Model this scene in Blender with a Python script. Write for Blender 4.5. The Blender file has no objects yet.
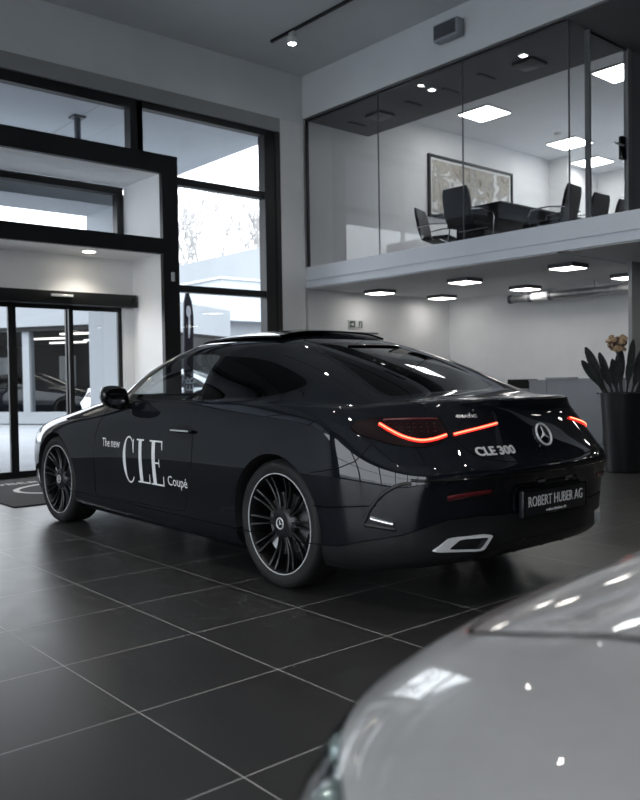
import bpy, bmesh, math, random
import numpy as np
from mathutils import Vector, Matrix
from mathutils.bvhtree import BVHTree
PI = math.pi
scene = bpy.context.scene
COL = scene.collection
random.seed(4)

# ------------------------------------------------------------------ materials
def _nodes(name):
    m = bpy.data.materials.new(name); m.use_nodes = True
    nt = m.node_tree; nt.nodes.clear()
    out = nt.nodes.new('ShaderNodeOutputMaterial')
    return m, nt, out

def pm(name, base, rough=.5, metal=0., coat=0., scale=6., amt=.08, bump=0., bscale=60., spec=.5, rvar=.0):
    m, nt, out = _nodes(name)
    b = nt.nodes.new('ShaderNodeBsdfPrincipled')
    tc = nt.nodes.new('ShaderNodeTexCoord')
    n = nt.nodes.new('ShaderNodeTexNoise'); n.inputs['Scale'].default_value = scale; n.inputs['Detail'].default_value = 3
    r = nt.nodes.new('ShaderNodeValToRGB')
    lo = [max(0, c*(1-amt)) for c in base]; hi = [min(1, c*(1+amt)) for c in base]
    r.color_ramp.elements[0].color = (*lo, 1); r.color_ramp.elements[1].color = (*hi, 1)
    r.color_ramp.elements[0].position = .3; r.color_ramp.elements[1].position = .7
    nt.links.new(tc.outputs['Object'], n.inputs['Vector'])
    nt.links.new(n.outputs['Fac'], r.inputs['Fac'])
    nt.links.new(r.outputs['Color'], b.inputs['Base Color'])
    b.inputs['Roughness'].default_value = rough; b.inputs['Metallic'].default_value = metal
    b.inputs['Coat Weight'].default_value = coat; b.inputs['Coat Roughness'].default_value = .015; b.inputs['Coat IOR'].default_value = 1.52
    b.inputs['Specular IOR Level'].default_value = spec
    if rvar:
        mr = nt.nodes.new('ShaderNodeMapRange'); mr.inputs['To Min'].default_value = rough-rvar; mr.inputs['To Max'].default_value = rough+rvar
        nt.links.new(n.outputs['Fac'], mr.inputs['Value']); nt.links.new(mr.outputs['Result'], b.inputs['Roughness'])
    if bump:
        n2 = nt.nodes.new('ShaderNodeTexNoise'); n2.inputs['Scale'].default_value = bscale
        bp = nt.nodes.new('ShaderNodeBump'); bp.inputs['Strength'].default_value = bump; bp.inputs['Distance'].default_value = .002
        nt.links.new(tc.outputs['Object'], n2.inputs['Vector']); nt.links.new(n2.outputs['Fac'], bp.inputs['Height'])
        nt.links.new(bp.outputs['Normal'], b.inputs['Normal'])
    nt.links.new(b.outputs['BSDF'], out.inputs['Surface'])
    return m

def em(name, col, strength):
    m, nt, out = _nodes(name)
    e = nt.nodes.new('ShaderNodeEmission'); e.inputs['Color'].default_value = (*col, 1); e.inputs['Strength'].default_value = strength
    nt.links.new(e.outputs['Emission'], out.inputs['Surface'])
    return m

def glassm(name, tint, f0=.04, rough=0.):
    """clear pane: straight-through tint mixed with a mirror by the angle of view, the same from both faces"""
    m, nt, out = _nodes(name)
    t = nt.nodes.new('ShaderNodeBsdfTransparent'); t.inputs['Color'].default_value = (*tint, 1)
    g = nt.nodes.new('ShaderNodeBsdfGlossy'); g.inputs['Roughness'].default_value = rough
    ge = nt.nodes.new('ShaderNodeNewGeometry'); dt = nt.nodes.new('ShaderNodeVectorMath'); dt.operation = 'DOT_PRODUCT'
    nt.links.new(ge.outputs['Incoming'], dt.inputs[0]); nt.links.new(ge.outputs['Normal'], dt.inputs[1])
    def mth(op, a, b=None):
        n = nt.nodes.new('ShaderNodeMath'); n.operation = op; n.use_clamp = True
        for i, x in enumerate((a, b)):
            if x is None: continue
            if isinstance(x, (int, float)): n.inputs[i].default_value = x
            else: nt.links.new(x, n.inputs[i])
        return n.outputs[0]
    ab = nt.nodes.new('ShaderNodeMath'); ab.operation = 'ABSOLUTE'; nt.links.new(dt.outputs['Value'], ab.inputs[0])
    p5 = mth('POWER', mth('SUBTRACT', 1.0, ab.outputs[0]), 5.0)
    f = mth('ADD', f0, mth('MULTIPLY', p5, 1-f0))
    mx = nt.nodes.new('ShaderNodeMixShader'); nt.links.new(f, mx.inputs['Fac'])
    nt.links.new(t.outputs['BSDF'], mx.inputs[1]); nt.links.new(g.outputs['BSDF'], mx.inputs[2])
    nt.links.new(mx.outputs['Shader'], out.inputs['Surface'])
    return m

M = {}
M['paint'] = pm('graphite_paint', (.0048, .0062, .0095), .4, .15, 1.0, 40, .05, spec=.0)
M['silver_paint'] = pm('silver_paint', (.38, .385, .39), .32, .25, 1.0, 40, .03)
M['white_paint'] = pm('white_paint', (.75, .76, .78), .3, .0, 1.0, 40, .02)
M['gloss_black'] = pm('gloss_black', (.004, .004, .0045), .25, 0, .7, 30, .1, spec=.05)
M['black_plastic'] = pm('black_plastic', (.012, .012, .013), .42, 0, 0, 90, .2, .1, 300)
M['valance'] = pm('satin_valance', (.009, .0095, .0105), .45, 0, 0, 60, .1)
M['seam'] = pm('seam_black', (.002, .002, .002), .8, spec=.1)
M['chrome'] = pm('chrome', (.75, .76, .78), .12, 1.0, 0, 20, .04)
M['satin_silver'] = pm('satin_silver', (.72, .73, .75), .35, .35, 0, 20, .05)
M['rim_black'] = pm('rim_black', (.005, .005, .006), .4, .1, .2, 30, .1)
M['tyre'] = pm('tyre_rubber', (.006, .006, .006), .7, 0, 0, 40, .2, .3, 200)
M['disc'] = pm('brake_steel', (.35, .35, .36), .35, 1., 0, 60, .1)
M['lamp_red'] = pm('lamp_dark_red', (.008, .0012, .002), .3, 0, .8, 60, .5, spec=.05)
M['reflector'] = pm('reflector_red', (.09, .006, .009), .25, 0, .5, 200, .3)
M['strip_red'] = em('tail_strip_glow', (1.0, .030, .022), 1.5)
M['strip_core'] = em('tail_strip_core', (1.0, .20, .10), 2.6)
M['decal'] = pm('white_vinyl', (.78, .79, .8), .45, 0, 0, 30, .03)
M['plate'] = pm('plate_black', (.008, .009, .012), .4, 0, .2, 30, .1)
M['car_glass'] = glassm('door_glass', (.72, .75, .76), .04)
M['privacy_glass'] = glassm('privacy_glass', (.003, .003, .0033), .018)
M['head_glass'] = glassm('headlamp_glass', (.8, .85, .85), .05)
M['leather'] = pm('black_leather', (.004, .004, .005), .55, 0, 0, 30, .2, .3, 120, spec=.25)
M['mirror'] = pm('mirror_silver', (.8, .8, .82), .04, 1.0, 0, 5, .01)
M['led'] = pm('lamp_reflector', (.7, .75, .74), .15, .8, 0, 50, .3)

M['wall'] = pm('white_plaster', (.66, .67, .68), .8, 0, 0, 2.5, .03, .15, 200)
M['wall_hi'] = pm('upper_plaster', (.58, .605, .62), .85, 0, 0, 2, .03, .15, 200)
M['ceiling'] = pm('grey_ceiling', (.55, .575, .59), .9, 0, 0, 1.5, .03, .1, 150)
M['soffit'] = pm('dark_soffit', (.12, .12, .125), .8, 0, 0, 2, .04)
M['fascia'] = pm('pale_fascia', (.60, .635, .69), .55, 0, 0, 1.5, .02)
M['frame'] = pm('black_frame', (.008, .009, .010), .45, .2, 0, 10, .15)
M['frame_grey'] = pm('anodised_grey', (.10, .105, .12), .4, .5, 0, 10, .1)
M['portal_white'] = pm('portal_white', (.90, .905, .91), .6, 0, 0, 2, .02)
M['grey_wall'] = pm('grey_partition', (.22, .23, .24), .7, 0, 0, 2, .05)
M['back_wall'] = pm('charcoal_wall', (.045, .047, .05), .8, 0, 0, 2, .05)
M['post_grey'] = pm('post_grey', (.30, .31, .32), .4, .3, 0, 8, .05)
M['cabinet'] = pm('cabinet_grey', (.27, .29, .32), .5, 0, 0, 3, .04)
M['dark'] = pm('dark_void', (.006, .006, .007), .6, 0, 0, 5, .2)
M['mat'] = pm('mat_pile', (.022, .022, .025), .95, 0, 0, 120, .5, .6, 400)
M['mat_white'] = pm('mat_white_pile', (.6, .6, .6), .95, 0, 0, 120, .15, .5, 400)
M['glass'] = glassm('window_glass', (.93, .945, .955), .025)
M['office_glass'] = glassm('office_glass', (.84, .85, .855), .045)
M['opp_glass'] = glassm('yard_glass', (.75, .77, .78), .004)
M['lamp_white'] = em('lamp_panel_glow', (1, .985, .95), 11.5)
M['lamp_under'] = em('downlight_glow', (1, .955, .90), 7.2)
M['tube_glow'] = em('tube_glow', (1, .95, .88), 2.5)
M['spot_glow'] = em('spot_glow', (1, .97, .92), 40.0)
M['warm_glow'] = em('warm_glow', (1, .90, .72), 10.0)
M['table'] = pm('black_lacquer', (.005, .005, .006), .5, 0, 0, 10, .1)
M['pot'] = pm('black_planter', (.006, .007, .010), .45, 0, .1, 20, .15)
M['leaf'] = pm('dark_leaf', (.022, .030, .028), .5, 0, .1, 30, .4)
M['bloom'] = pm('tan_flower', (.42, .29, .17), .7, 0, 0, 60, .45)
M['bloom_dark'] = pm('brown_flower', (.10, .06, .05), .7, 0, 0, 60, .4)
M['duct'] = pm('zinc_duct', (.35, .35, .36), .35, .7, 0, 12, .15)
M['asphalt'] = pm('pale_paving', (.24, .255, .28), .8, 0, 0, 1.2, .08)
M['bounce_ground'] = pm('pale_bounce_ground', (.62, .63, .65), .8, 0, 0, .6, .08)
M['frame_strip'] = pm('grey_strip', (.26, .27, .275), .8, 0, 0, 3, .04)
M['opp_white'] = pm('render_white', (.25, .27, .29), .8, 0, 0, .8, .03)
M['opp_grey'] = pm('panel_grey', (.42, .45, .485), .7, 0, 0, .8, .05)
M['opp_dark'] = pm('opposite_dark', (.012, .0125, .013), .8, 0, 0, 1, .3)
M['bark'] = pm('hazy_bark', (.34, .335, .33), .9, 0, 0, 20, .2)  # bark colour paled to imitate haze over the trees
M['flag_dark'] = pm('flag_navy', (.012, .011, .018), .8, 0, 0, 10, .2)
M['flag_white'] = pm('flag_white', (.7, .7, .74), .8, 0, 0, 10, .05)
M['sign'] = pm('sign_white', (.6, .62, .62), .6, 0, 0, 10, .04)
M['sign_ink'] = pm('sign_ink', (.06, .08, .07), .6, 0, 0, 10, .1)

def floor_mat():
    m, nt, out = _nodes('anthracite_tiles')
    L = nt.links.new; N = nt.nodes.new
    b = N('ShaderNodeBsdfPrincipled'); tc = N('ShaderNodeTexCoord'); sx = N('ShaderNodeSeparateXYZ')
    L(tc.outputs['Object'], sx.inputs['Vector'])
    def math_(op, a, b_=None):
        n = N('ShaderNodeMath'); n.operation = op
        if isinstance(a, (int, float)): n.inputs[0].default_value = a
        else: L(a, n.inputs[0])
        if b_ is not None:
            if isinstance(b_, (int, float)): n.inputs[1].default_value = b_
            else: L(b_, n.inputs[1])
        return n.outputs[0]
    def axis(sock, off, sp):
        t = math_('DIVIDE', math_('SUBTRACT', sock, off), sp)
        fl = math_('FLOOR', t)
        fr = math_('SUBTRACT', t, fl)
        d = math_('MULTIPLY', math_('MINIMUM', fr, math_('SUBTRACT', 1.0, fr)), sp)
        return d, fl
    dx, ix = axis(sx.outputs['X'], 1.887, .590)
    dy, iy = axis(sx.outputs['Y'], 3.077, .6075)
    d = math_('MINIMUM', dx, dy)
    g = N('ShaderNodeMapRange'); g.inputs['From Min'].default_value = .0013; g.inputs['From Max'].default_value = .0021
    g.inputs['To Min'].default_value = 1; g.inputs['To Max'].default_value = 0
    L(d, g.inputs['Value'])
    # per tile tone
    cmb = N('ShaderNodeCombineXYZ'); L(ix, cmb.inputs[0]); L(iy, cmb.inputs[1])
    wn = N('ShaderNodeTexWhiteNoise'); wn.noise_dimensions = '2D'; L(cmb.outputs[0], wn.inputs['Vector'])
    ns = N('ShaderNodeTexNoise'); ns.inputs['Scale'].default_value = 130; ns.inputs['Detail'].default_value = 4; L(tc.outputs['Object'], ns.inputs['Vector'])
    n2 = N('ShaderNodeTexNoise'); n2.inputs['Scale'].default_value = 7; n2.inputs['Detail'].default_value = 5; L(tc.outputs['Object'], n2.inputs['Vector'])
    tone = math_('ADD', math_('MULTIPLY', wn.outputs['Value'], .12), math_('ADD', math_('MULTIPLY', ns.outputs['Fac'], .55), math_('MULTIPLY', n2.outputs['Fac'], .35)))
    rp = N('ShaderNodeValToRGB'); rp.color_ramp.elements[0].position = .3; rp.color_ramp.elements[1].position = .75
    rp.color_ramp.elements[0].color = (.021, .021, .0215, 1); rp.color_ramp.elements[1].color = (.041, .041, .0415, 1)
    L(tone, rp.inputs['Fac'])
    mx = N('ShaderNodeMix'); mx.data_type = 'RGBA'; L(g.outputs['Result'], mx.inputs['Factor'])
    L(rp.outputs['Color'], mx.inputs['A']); mx.inputs['B'].default_value = (.50, .50, .49, 1)
    L(mx.outputs['Result'], b.inputs['Base Color'])
    rr = math_('ADD', math_('MULTIPLY', g.outputs['Result'], .4), math_('ADD', .27, math_('MULTIPLY', n2.outputs['Fac'], .10)))
    L(rr, b.inputs['Roughness'])
    bp = N('ShaderNodeBump'); bp.inputs['Strength'].default_value = .25; bp.inputs['Distance'].default_value = .0015
    L(math_('SUBTRACT', ns.outputs['Fac'], g.outputs['Result']), bp.inputs['Height']); L(bp.outputs['Normal'], b.inputs['Normal'])
    b.inputs['Specular IOR Level'].default_value = .55
    L(b.outputs['BSDF'], out.inputs['Surface'])
    return m
M['floor'] = floor_mat()

def art_mat():
    m, nt, out = _nodes('relief_print')
    b = nt.nodes.new('ShaderNodeBsdfPrincipled'); tc = nt.nodes.new('ShaderNodeTexCoord')
    n1 = nt.nodes.new('ShaderNodeTexNoise'); n1.inputs['Scale'].default_value = 2.2; n1.inputs['Detail'].default_value = 9; n1.inputs['Distortion'].default_value = 1.6
    r = nt.nodes.new('ShaderNodeValToRGB')
    es = r.color_ramp.elements
    es[0].position = .32; es[0].color = (.09, .08, .065, 1); es[1].position = .62; es[1].color = (.62, .61, .585, 1)
    e = es.new(.47); e.color = (.40, .37, .32, 1); e = es.new(.54); e.color = (.26, .26, .25, 1)
    nt.links.new(tc.outputs['Object'], n1.inputs['Vector']); nt.links.new(n1.outputs['Fac'], r.inputs['Fac'])
    nt.links.new(r.outputs['Color'], b.inputs['Base Color']); b.inputs['Roughness'].default_value = .6
    nt.links.new(b.outputs['BSDF'], out.inputs['Surface'])
    return m
M['art'] = art_mat()

# ------------------------------------------------------------------ object helpers
def tag(o, label=None, cat=None, group=None, kind=None):
    if label: o['label'] = label
    if cat: o['category'] = cat
    if group: o['group'] = group
    if kind: o['kind'] = kind
    return o

def empty(name, loc=(0, 0, 0), rz=0):
    o = bpy.data.objects.new(name, None); COL.objects.link(o)
    o.location = loc; o.rotation_euler = (0, 0, rz); o.empty_display_size = .1
    return o

class MB:
    """collects shapes for ONE mesh object"""
    def __init__(s): s.v = []; s.f = []; s.mi = []; s.cur = 0; s.sm = []
    def add(s, vs, fs, smooth=False):
        b = len(s.v); s.v += [tuple(map(float, p)) for p in vs]
        for f in fs:
            s.f.append(tuple(b+i for i in f)); s.mi.append(s.cur); s.sm.append(smooth)
    def box(s, x0, x1, y0, y1, z0, z1, bev=0):
        if bev:
            bm = bmesh.new(); bmesh.ops.create_cube(bm, size=1)
            for v in bm.verts:
                v.co = Vector((x0+(v.co.x+.5)*(x1-x0), y0+(v.co.y+.5)*(y1-y0), z0+(v.co.z+.5)*(z1-z0)))
            bmesh.ops.bevel(bm, geom=bm.edges[:], offset=bev, segments=3, affect='EDGES', profile=.5)
            s.from_bm(bm, True); return
        vs = [(x, y, z) for z in (z0, z1) for y in (y0, y1) for x in (x0, x1)]
        s.add(vs, [(0, 2, 3, 1), (4, 5, 7, 6), (0, 1, 5, 4), (1, 3, 7, 5), (3, 2, 6, 7), (2, 0, 4, 6)])
    def from_bm(s, bm, smooth=False):
        bm.verts.index_update()
        s.add([v.co[:] for v in bm.verts], [[v.index for v in f.verts] for f in bm.faces], smooth); bm.free()
    def tube(s, pts, r, n=10, cap=True, closed=False):
        pts = [Vector(p) for p in pts]; rings = []; up = Vector((0, 0, 1)); k = len(pts)
        rr = r if isinstance(r, (list, tuple)) else [r]*k
        for i, p in enumerate(pts):
            if closed: d = (pts[(i+1) % k]-pts[i-1]).normalized()
            else: d = (pts[min(i+1, k-1)]-pts[max(i-1, 0)]).normalized()
            a = d.cross(up if abs(d.z) < .95 else Vector((1, 0, 0))).normalized(); b = d.cross(a)
            rings.append([p+rr[i]*(math.cos(2*PI*j/n)*a+math.sin(2*PI*j/n)*b) for j in range(n)])
        vs = [q for R in rings for q in R]; fs = []
        for i in range(k if closed else k-1):
            i2 = (i+1) % k
            for j in range(n): fs.append((i*n+j, i*n+(j+1) % n, i2*n+(j+1) % n, i2*n+j))
        if cap and not closed: fs += [tuple(range(n-1, -1, -1)), tuple((k-1)*n+j for j in range(n))]
        s.add(vs, fs, True)
    def lathe(s, prof, axis='z', c=(0, 0, 0), n=48, closed=False, flip=False):
        """prof: (radius, height along axis)"""
        vs = []; k = len(prof)
        for r, h in prof:
            for j in range(n):
                a = 2*PI*j/n; p = (r*math.cos(a), r*math.sin(a), h)
                if axis == 'x': p = (h, r*math.cos(a), r*math.sin(a))
                if axis == 'y': p = (r*math.sin(a), h, r*math.cos(a))
                vs.append((p[0]+c[0], p[1]+c[1], p[2]+c[2]))
        fs = []
        for i in range(k if closed else k-1):
            i2 = (i+1) % k
            for j in range(n):
                f = (i*n+j, i*n+(j+1) % n, i2*n+(j+1) % n, i2*n+j)
                fs.append(f[::-1] if flip else f)
        s.add(vs, fs, True)
    def prism(s, poly, axis, a, b):
        """poly in the two other axes (in xyz order), extruded along axis from a to b"""
        def P(u, v, h):
            return {'x': (h, u, v), 'y': (u, h, v), 'z': (u, v, h)}[axis]
        n = len(poly)
        vs = [P(u, v, a) for u, v in poly]+[P(u, v, b) for u, v in poly]
        fs = [tuple(range(n))[::-1], tuple(range(n, 2*n))]+[(i, (i+1) % n, n+(i+1) % n, n+i) for i in range(n)]
        s.add(vs, fs)
    def build(s, name, mats, parent=None, recalc=True, angle=None):
        me = bpy.data.meshes.new(name); me.from_pydata(s.v, [], s.f)
        for m in (mats if isinstance(mats, (list, tuple)) else [mats]): me.materials.append(m)
        me.polygons.foreach_set('material_index', s.mi)
        me.polygons.foreach_set('use_smooth', s.sm)
        if recalc:
            bm = bmesh.new(); bm.from_mesh(me); bmesh.ops.recalc_face_normals(bm, faces=bm.faces[:]); bm.to_mesh(me); bm.free()
        if any(s.sm) and hasattr(me, 'set_sharp_from_angle'):
            me.set_sharp_from_angle(angle=math.radians(angle or 40))
        me.update()
        o = bpy.data.objects.new(name, me); COL.objects.link(o)
        if parent: o.parent = parent
        return o

def children(o): return [c for c in bpy.data.objects if c.parent == o]
def copy_tree(o, parent=None):
    c = o.copy(); COL.objects.link(c); c.parent = parent
    for ch in children(o): copy_tree(ch, c)
    return c

def struct(name, mb, mats):
    o = mb.build(name, mats); o['kind'] = 'structure'; return o

def text_polys(body, size=1.0, bold=0.):
    """flat text as (verts2d, faces), width normalised from x=0, baseline at y=0"""
    cu = bpy.data.curves.new('t', 'FONT'); cu.body = body; cu.size = size; cu.resolution_u = 3; cu.offset = bold
    ob = bpy.data.objects.new('t', cu); COL.objects.link(ob)
    dg = bpy.context.evaluated_depsgraph_get(); me = bpy.data.meshes.new_from_object(ob.evaluated_get(dg))
    vs = [(v.co.x, v.co.y) for v in me.vertices]; fs = [tuple(p.vertices) for p in me.polygons]
    bpy.data.objects.remove(ob); bpy.data.curves.remove(cu); bpy.data.meshes.remove(me)
    return vs, fs
def fit_text(body, x0, x1, y0, y1, bold=0.):
    """text stretched to the box x0..x1 / y0..y1"""
    vs, fs = text_polys(body, 1.0, bold)
    xs = [v[0] for v in vs]; ys = [v[1] for v in vs]
    a, b, c, d = min(xs), max(xs), min(ys), max(ys)
    return [(x0+(x-a)/(b-a)*(x1-x0), y0+(y-c)/(d-c)*(y1-y0)) for x, y in vs], fs
CAR2 = (0,0,0,0)
FSTOP = 2.2
EXPO = 0.0
CAR2 = (3.819, -.9456, 0, 1.287)
EXPO = 1.0
NC=19
# every row: {column: (w, y, z)}; y forward from the rear axle, z up, w sideways
ROWS=[
 # k0 underside edge
 {0:(0,-.90,.215),1:(.33,-.90,.215),2:(.58,-.87,.21),3:(.74,-.78,.20),4:(.80,-.66,.185),5:(.825,-.50,.175),6:(.83,-.33,.168),8:(.835,.42,.165),10:(.835,1.5,.165),12:(.83,2.43,.165),13:(.83,2.86,.168),14:(.80,3.18,.17),15:(.72,3.36,.175),16:(.56,3.47,.175),17:(.30,3.53,.175),18:(0,3.54,.175)},
 # k1
 {0:(0,-1.055,.275),1:(.33,-1.045,.275),2:(.60,-1.00,.27),3:(.775,-.88,.26),4:(.845,-.73,.25),5:(.875,-.54,.24),6:(.885,-.34,.235),8:(.885,.42,.225),10:(.882,1.5,.225),12:(.885,2.43,.23),13:(.885,2.86,.23),14:(.86,3.24,.23),15:(.77,3.46,.235),16:(.58,3.59,.235),17:(.31,3.65,.235),18:(0,3.66,.235)},
 # k2
 {0:(0,-1.115,.40),1:(.33,-1.10,.40),2:(.61,-1.05,.39),3:(.795,-.92,.375),4:(.87,-.75,.365),5:(.90,-.55,.36),6:(.908,-.34,.355),7:(.908,0,.355),8:(.900,.42,.35),9:(.885,.95,.35),10:(.884,1.5,.35),12:(.895,2.43,.355),13:(.905,2.86,.36),14:(.88,3.26,.36),15:(.79,3.50,.36),16:(.59,3.64,.36),17:(.31,3.695,.36),18:(0,3.70,.36)},
 # k3
 {0:(0,-1.14,.54),1:(.33,-1.125,.54),2:(.61,-1.07,.53),3:(.80,-.935,.515),4:(.878,-.76,.505),5:(.910,-.55,.50),6:(.921,-.34,.495),7:(.922,0,.495),8:(.914,.42,.49),9:(.896,.95,.48),10:(.895,1.5,.48),12:(.905,2.43,.485),13:(.916,2.86,.49),14:(.89,3.26,.48),15:(.80,3.51,.48),16:(.60,3.655,.48),17:(.31,3.71,.48),18:(0,3.715,.48)},
 # k4
 {0:(0,-1.14,.645),1:(.33,-1.125,.645),2:(.605,-1.07,.64),3:(.795,-.935,.63),4:(.877,-.76,.62),5:(.912,-.55,.615),6:(.925,-.34,.61),7:(.926,0,.61),8:(.919,.42,.61),9:(.905,.95,.60),10:(.903,1.5,.60),12:(.909,2.43,.595),13:(.918,2.86,.59),14:(.89,3.25,.58),15:(.80,3.50,.58),16:(.60,3.65,.575),17:(.31,3.705,.575),18:(0,3.71,.575)},
 # k5
 {0:(0,-1.10,.72),1:(.33,-1.09,.72),2:(.595,-1.04,.72),3:(.782,-.91,.715),4:(.867,-.745,.715),5:(.903,-.55,.715),6:(.918,-.34,.72),7:(.92,0,.725),8:(.913,.42,.725),9:(.900,.95,.72),10:(.898,1.5,.71),12:(.905,2.43,.69),13:(.912,2.86,.675),14:(.88,3.24,.665),15:(.79,3.48,.66),16:(.60,3.62,.655),17:(.31,3.675,.655),18:(0,3.68,.655)},
 # k6
 {0:(0,-1.055,.80),1:(.32,-1.045,.80),2:(.58,-.995,.80),3:(.762,-.875,.80),4:(.848,-.72,.80),5:(.886,-.54,.805),6:(.903,-.34,.815),7:(.905,0,.825),8:(.898,.42,.825),9:(.886,.95,.82),10:(.885,1.5,.805),12:(.890,2.43,.775),13:(.893,2.86,.755),14:(.86,3.21,.735),15:(.77,3.43,.725),16:(.58,3.56,.725),17:(.30,3.61,.725),18:(0,3.62,.73)},
 # k7
 {0:(0,-1.02,.885),1:(.31,-1.01,.885),2:(.555,-.955,.885),3:(.735,-.835,.885),4:(.822,-.685,.885),5:(.862,-.52,.89),6:(.880,-.33,.90),7:(.882,0,.905),8:(.873,.42,.905),9:(.862,.95,.90),10:(.861,1.5,.885),12:(.858,2.40,.85),13:(.855,2.80,.825),14:(.82,3.10,.80),15:(.73,3.30,.785),16:(.55,3.44,.785),17:(.29,3.50,.79),18:(0,3.51,.795)},
 # k8 lip lower
 {0:(0,-1.005,.965),1:(.30,-.99,.965),2:(.53,-.93,.96),3:(.695,-.80,.955),4:(.785,-.655,.945),5:(.832,-.50,.945),6:(.852,-.32,.95),7:(.855,.02,.955),8:(.847,.42,.955),9:(.837,.94,.95),10:(.835,1.48,.94),11:(.828,1.95,.925),12:(.815,2.33,.90),13:(.80,2.66,.875),14:(.76,2.92,.85),15:(.66,3.12,.84),16:(.50,3.27,.84),17:(.27,3.34,.845),18:(0,3.36,.85)},
 # k8b lip top
 {0:(0,-1.0,1.00),1:(.30,-.985,1.00),2:(.525,-.92,.992),3:(.682,-.785,.98),4:(.768,-.635,.968),5:(.815,-.48,.965),6:(.836,-.30,.968),7:(.840,.03,.972),8:(.833,.42,.973),9:(.825,.93,.970),10:(.823,1.46,.962),11:(.815,1.92,.95),12:(.795,2.27,.93),13:(.75,2.55,.915),14:(.68,2.76,.90),15:(.57,2.92,.895),16:(.42,3.03,.895),17:(.22,3.09,.90),18:(0,3.11,.905)},
 # k9 deck / hood
 {0:(0,-.87,1.015),1:(.295,-.855,1.012),2:(.51,-.79,1.005),3:(.668,-.68,.992),4:(.748,-.54,.98),5:(.795,-.38,.98),6:(.817,-.20,.982),7:(.823,.08,.984),8:(.820,.41,.984),9:(.815,.90,.982),10:(.814,1.41,.976),11:(.805,1.88,.968),12:(.765,2.20,.960),13:(.68,2.43,.957),14:(.56,2.59,.952),15:(.43,2.68,.952),16:(.29,2.735,.954),17:(.15,2.76,.958),18:(0,2.77,.960)},
 # g0 base of glass
 {0:(0,-.71,1.040),1:(.29,-.695,1.036),2:(.50,-.63,1.024),3:(.645,-.53,1.008),4:(.722,-.41,1.0),5:(.765,-.25,.998),6:(.79,-.06,.998),7:(.80,.16,.998),8:(.803,.42,.998),9:(.803,.88,.998),10:(.802,1.36,.994),11:(.79,1.83,.99),12:(.735,2.12,.99),13:(.62,2.31,.995),14:(.47,2.43,1.0),15:(.33,2.48,1.003),16:(.20,2.505,1.006),17:(.10,2.515,1.008),18:(0,2.52,1.008)},
 # g1
 {0:(0,-.46,1.130),1:(.28,-.45,1.127),2:(.475,-.40,1.118),3:(.60,-.32,1.108),4:(.668,-.23,1.104),5:(.712,-.10,1.102),6:(.738,.06,1.102),7:(.750,.25,1.104),8:(.755,.48,1.106),9:(.757,.88,1.108),10:(.755,1.3,1.106),11:(.738,1.72,1.104),12:(.69,1.95,1.104),13:(.59,2.10,1.112),14:(.45,2.20,1.118),15:(.315,2.245,1.122),16:(.195,2.265,1.124),17:(.10,2.27,1.126),18:(0,2.275,1.126)},
 # g2
 {0:(0,-.16,1.228),1:(.26,-.155,1.226),2:(.44,-.12,1.220),3:(.55,-.06,1.213),4:(.607,.02,1.208),5:(.645,.13,1.206),6:(.667,.27,1.207),7:(.68,.43,1.210),8:(.687,.63,1.214),9:(.690,.92,1.218),10:(.688,1.25,1.219),11:(.672,1.57,1.218),12:(.632,1.74,1.218),13:(.55,1.86,1.222),14:(.425,1.95,1.230),15:(.30,1.985,1.235),16:(.185,2.0,1.238),17:(.09,2.005,1.24),18:(0,2.01,1.24)},
 # g3
 {0:(0,.13,1.312),1:(.235,.135,1.310),2:(.40,.16,1.304),3:(.49,.205,1.298),4:(.54,.27,1.294),5:(.57,.36,1.292),6:(.588,.47,1.293),7:(.598,.60,1.297),8:(.605,.76,1.302),9:(.607,.97,1.307),10:(.604,1.20,1.309),11:(.59,1.40,1.309),12:(.555,1.52,1.309),13:(.49,1.61,1.315),14:(.39,1.69,1.324),15:(.28,1.72,1.330),16:(.175,1.735,1.334),17:(.085,1.74,1.336),18:(0,1.745,1.336)},
 # g4
 {0:(0,.37,1.366),1:(.20,.372,1.364),2:(.34,.39,1.359),3:(.415,.425,1.353),4:(.455,.475,1.350),5:(.478,.545,1.350),6:(.49,.63,1.352),7:(.498,.73,1.356),8:(.503,.85,1.360),9:(.503,1.0,1.363),10:(.498,1.16,1.364),11:(.485,1.29,1.364),12:(.458,1.375,1.364),13:(.41,1.44,1.368),14:(.335,1.49,1.376),15:(.245,1.515,1.382),16:(.155,1.525,1.386),17:(.075,1.53,1.388),18:(0,1.53,1.388)},
 # g5
 {0:(0,.60,1.398),2:(.19,.61,1.394),4:(.255,.66,1.390),6:(.275,.74,1.390),8:(.285,.90,1.395),10:(.28,1.10,1.399),12:(.255,1.24,1.400),14:(.185,1.31,1.404),16:(.08,1.34,1.408),18:(0,1.345,1.410)},
 # g6
 {0:(0,.80,1.413),9:(0,1.0,1.417),18:(0,1.17,1.417)},
]
def fill(row):
    ks=sorted(row); P=np.array([row[k] for k in ks],float); out=np.zeros((NC,3))
    n=len(ks); x=np.array(ks,float)
    m=np.zeros_like(P); d=np.diff(P,axis=0)/np.diff(x)[:,None]
    m[0]=d[0];m[-1]=d[-1]
    for i in range(1,n-1):
        h0,h1=x[i]-x[i-1],x[i+1]-x[i]
        m[i]=(d[i-1]*h1+d[i]*h0)/(h0+h1)
    for c in range(NC):
        j=min(max(np.searchsorted(x,c,side='right')-1,0),n-2); h=x[j+1]-x[j]; t=(c-x[j])/h
        out[c]=(2*t**3-3*t**2+1)*P[j]+(t**3-2*t**2+t)*h*m[j]+(-2*t**3+3*t**2)*P[j+1]+(t**3-t**2)*h*m[j+1]
    return out
T=np.array([fill(r) for r in ROWS])
NR=len(T)
T[...,0]*=.985
for c,dy,dw in ((2,.02,-.005),(3,.045,-.015),(4,.05,-.012),(5,.02,-.004)):
    T[:11,c,1]+=dy; T[:11,c,0]+=dw
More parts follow.
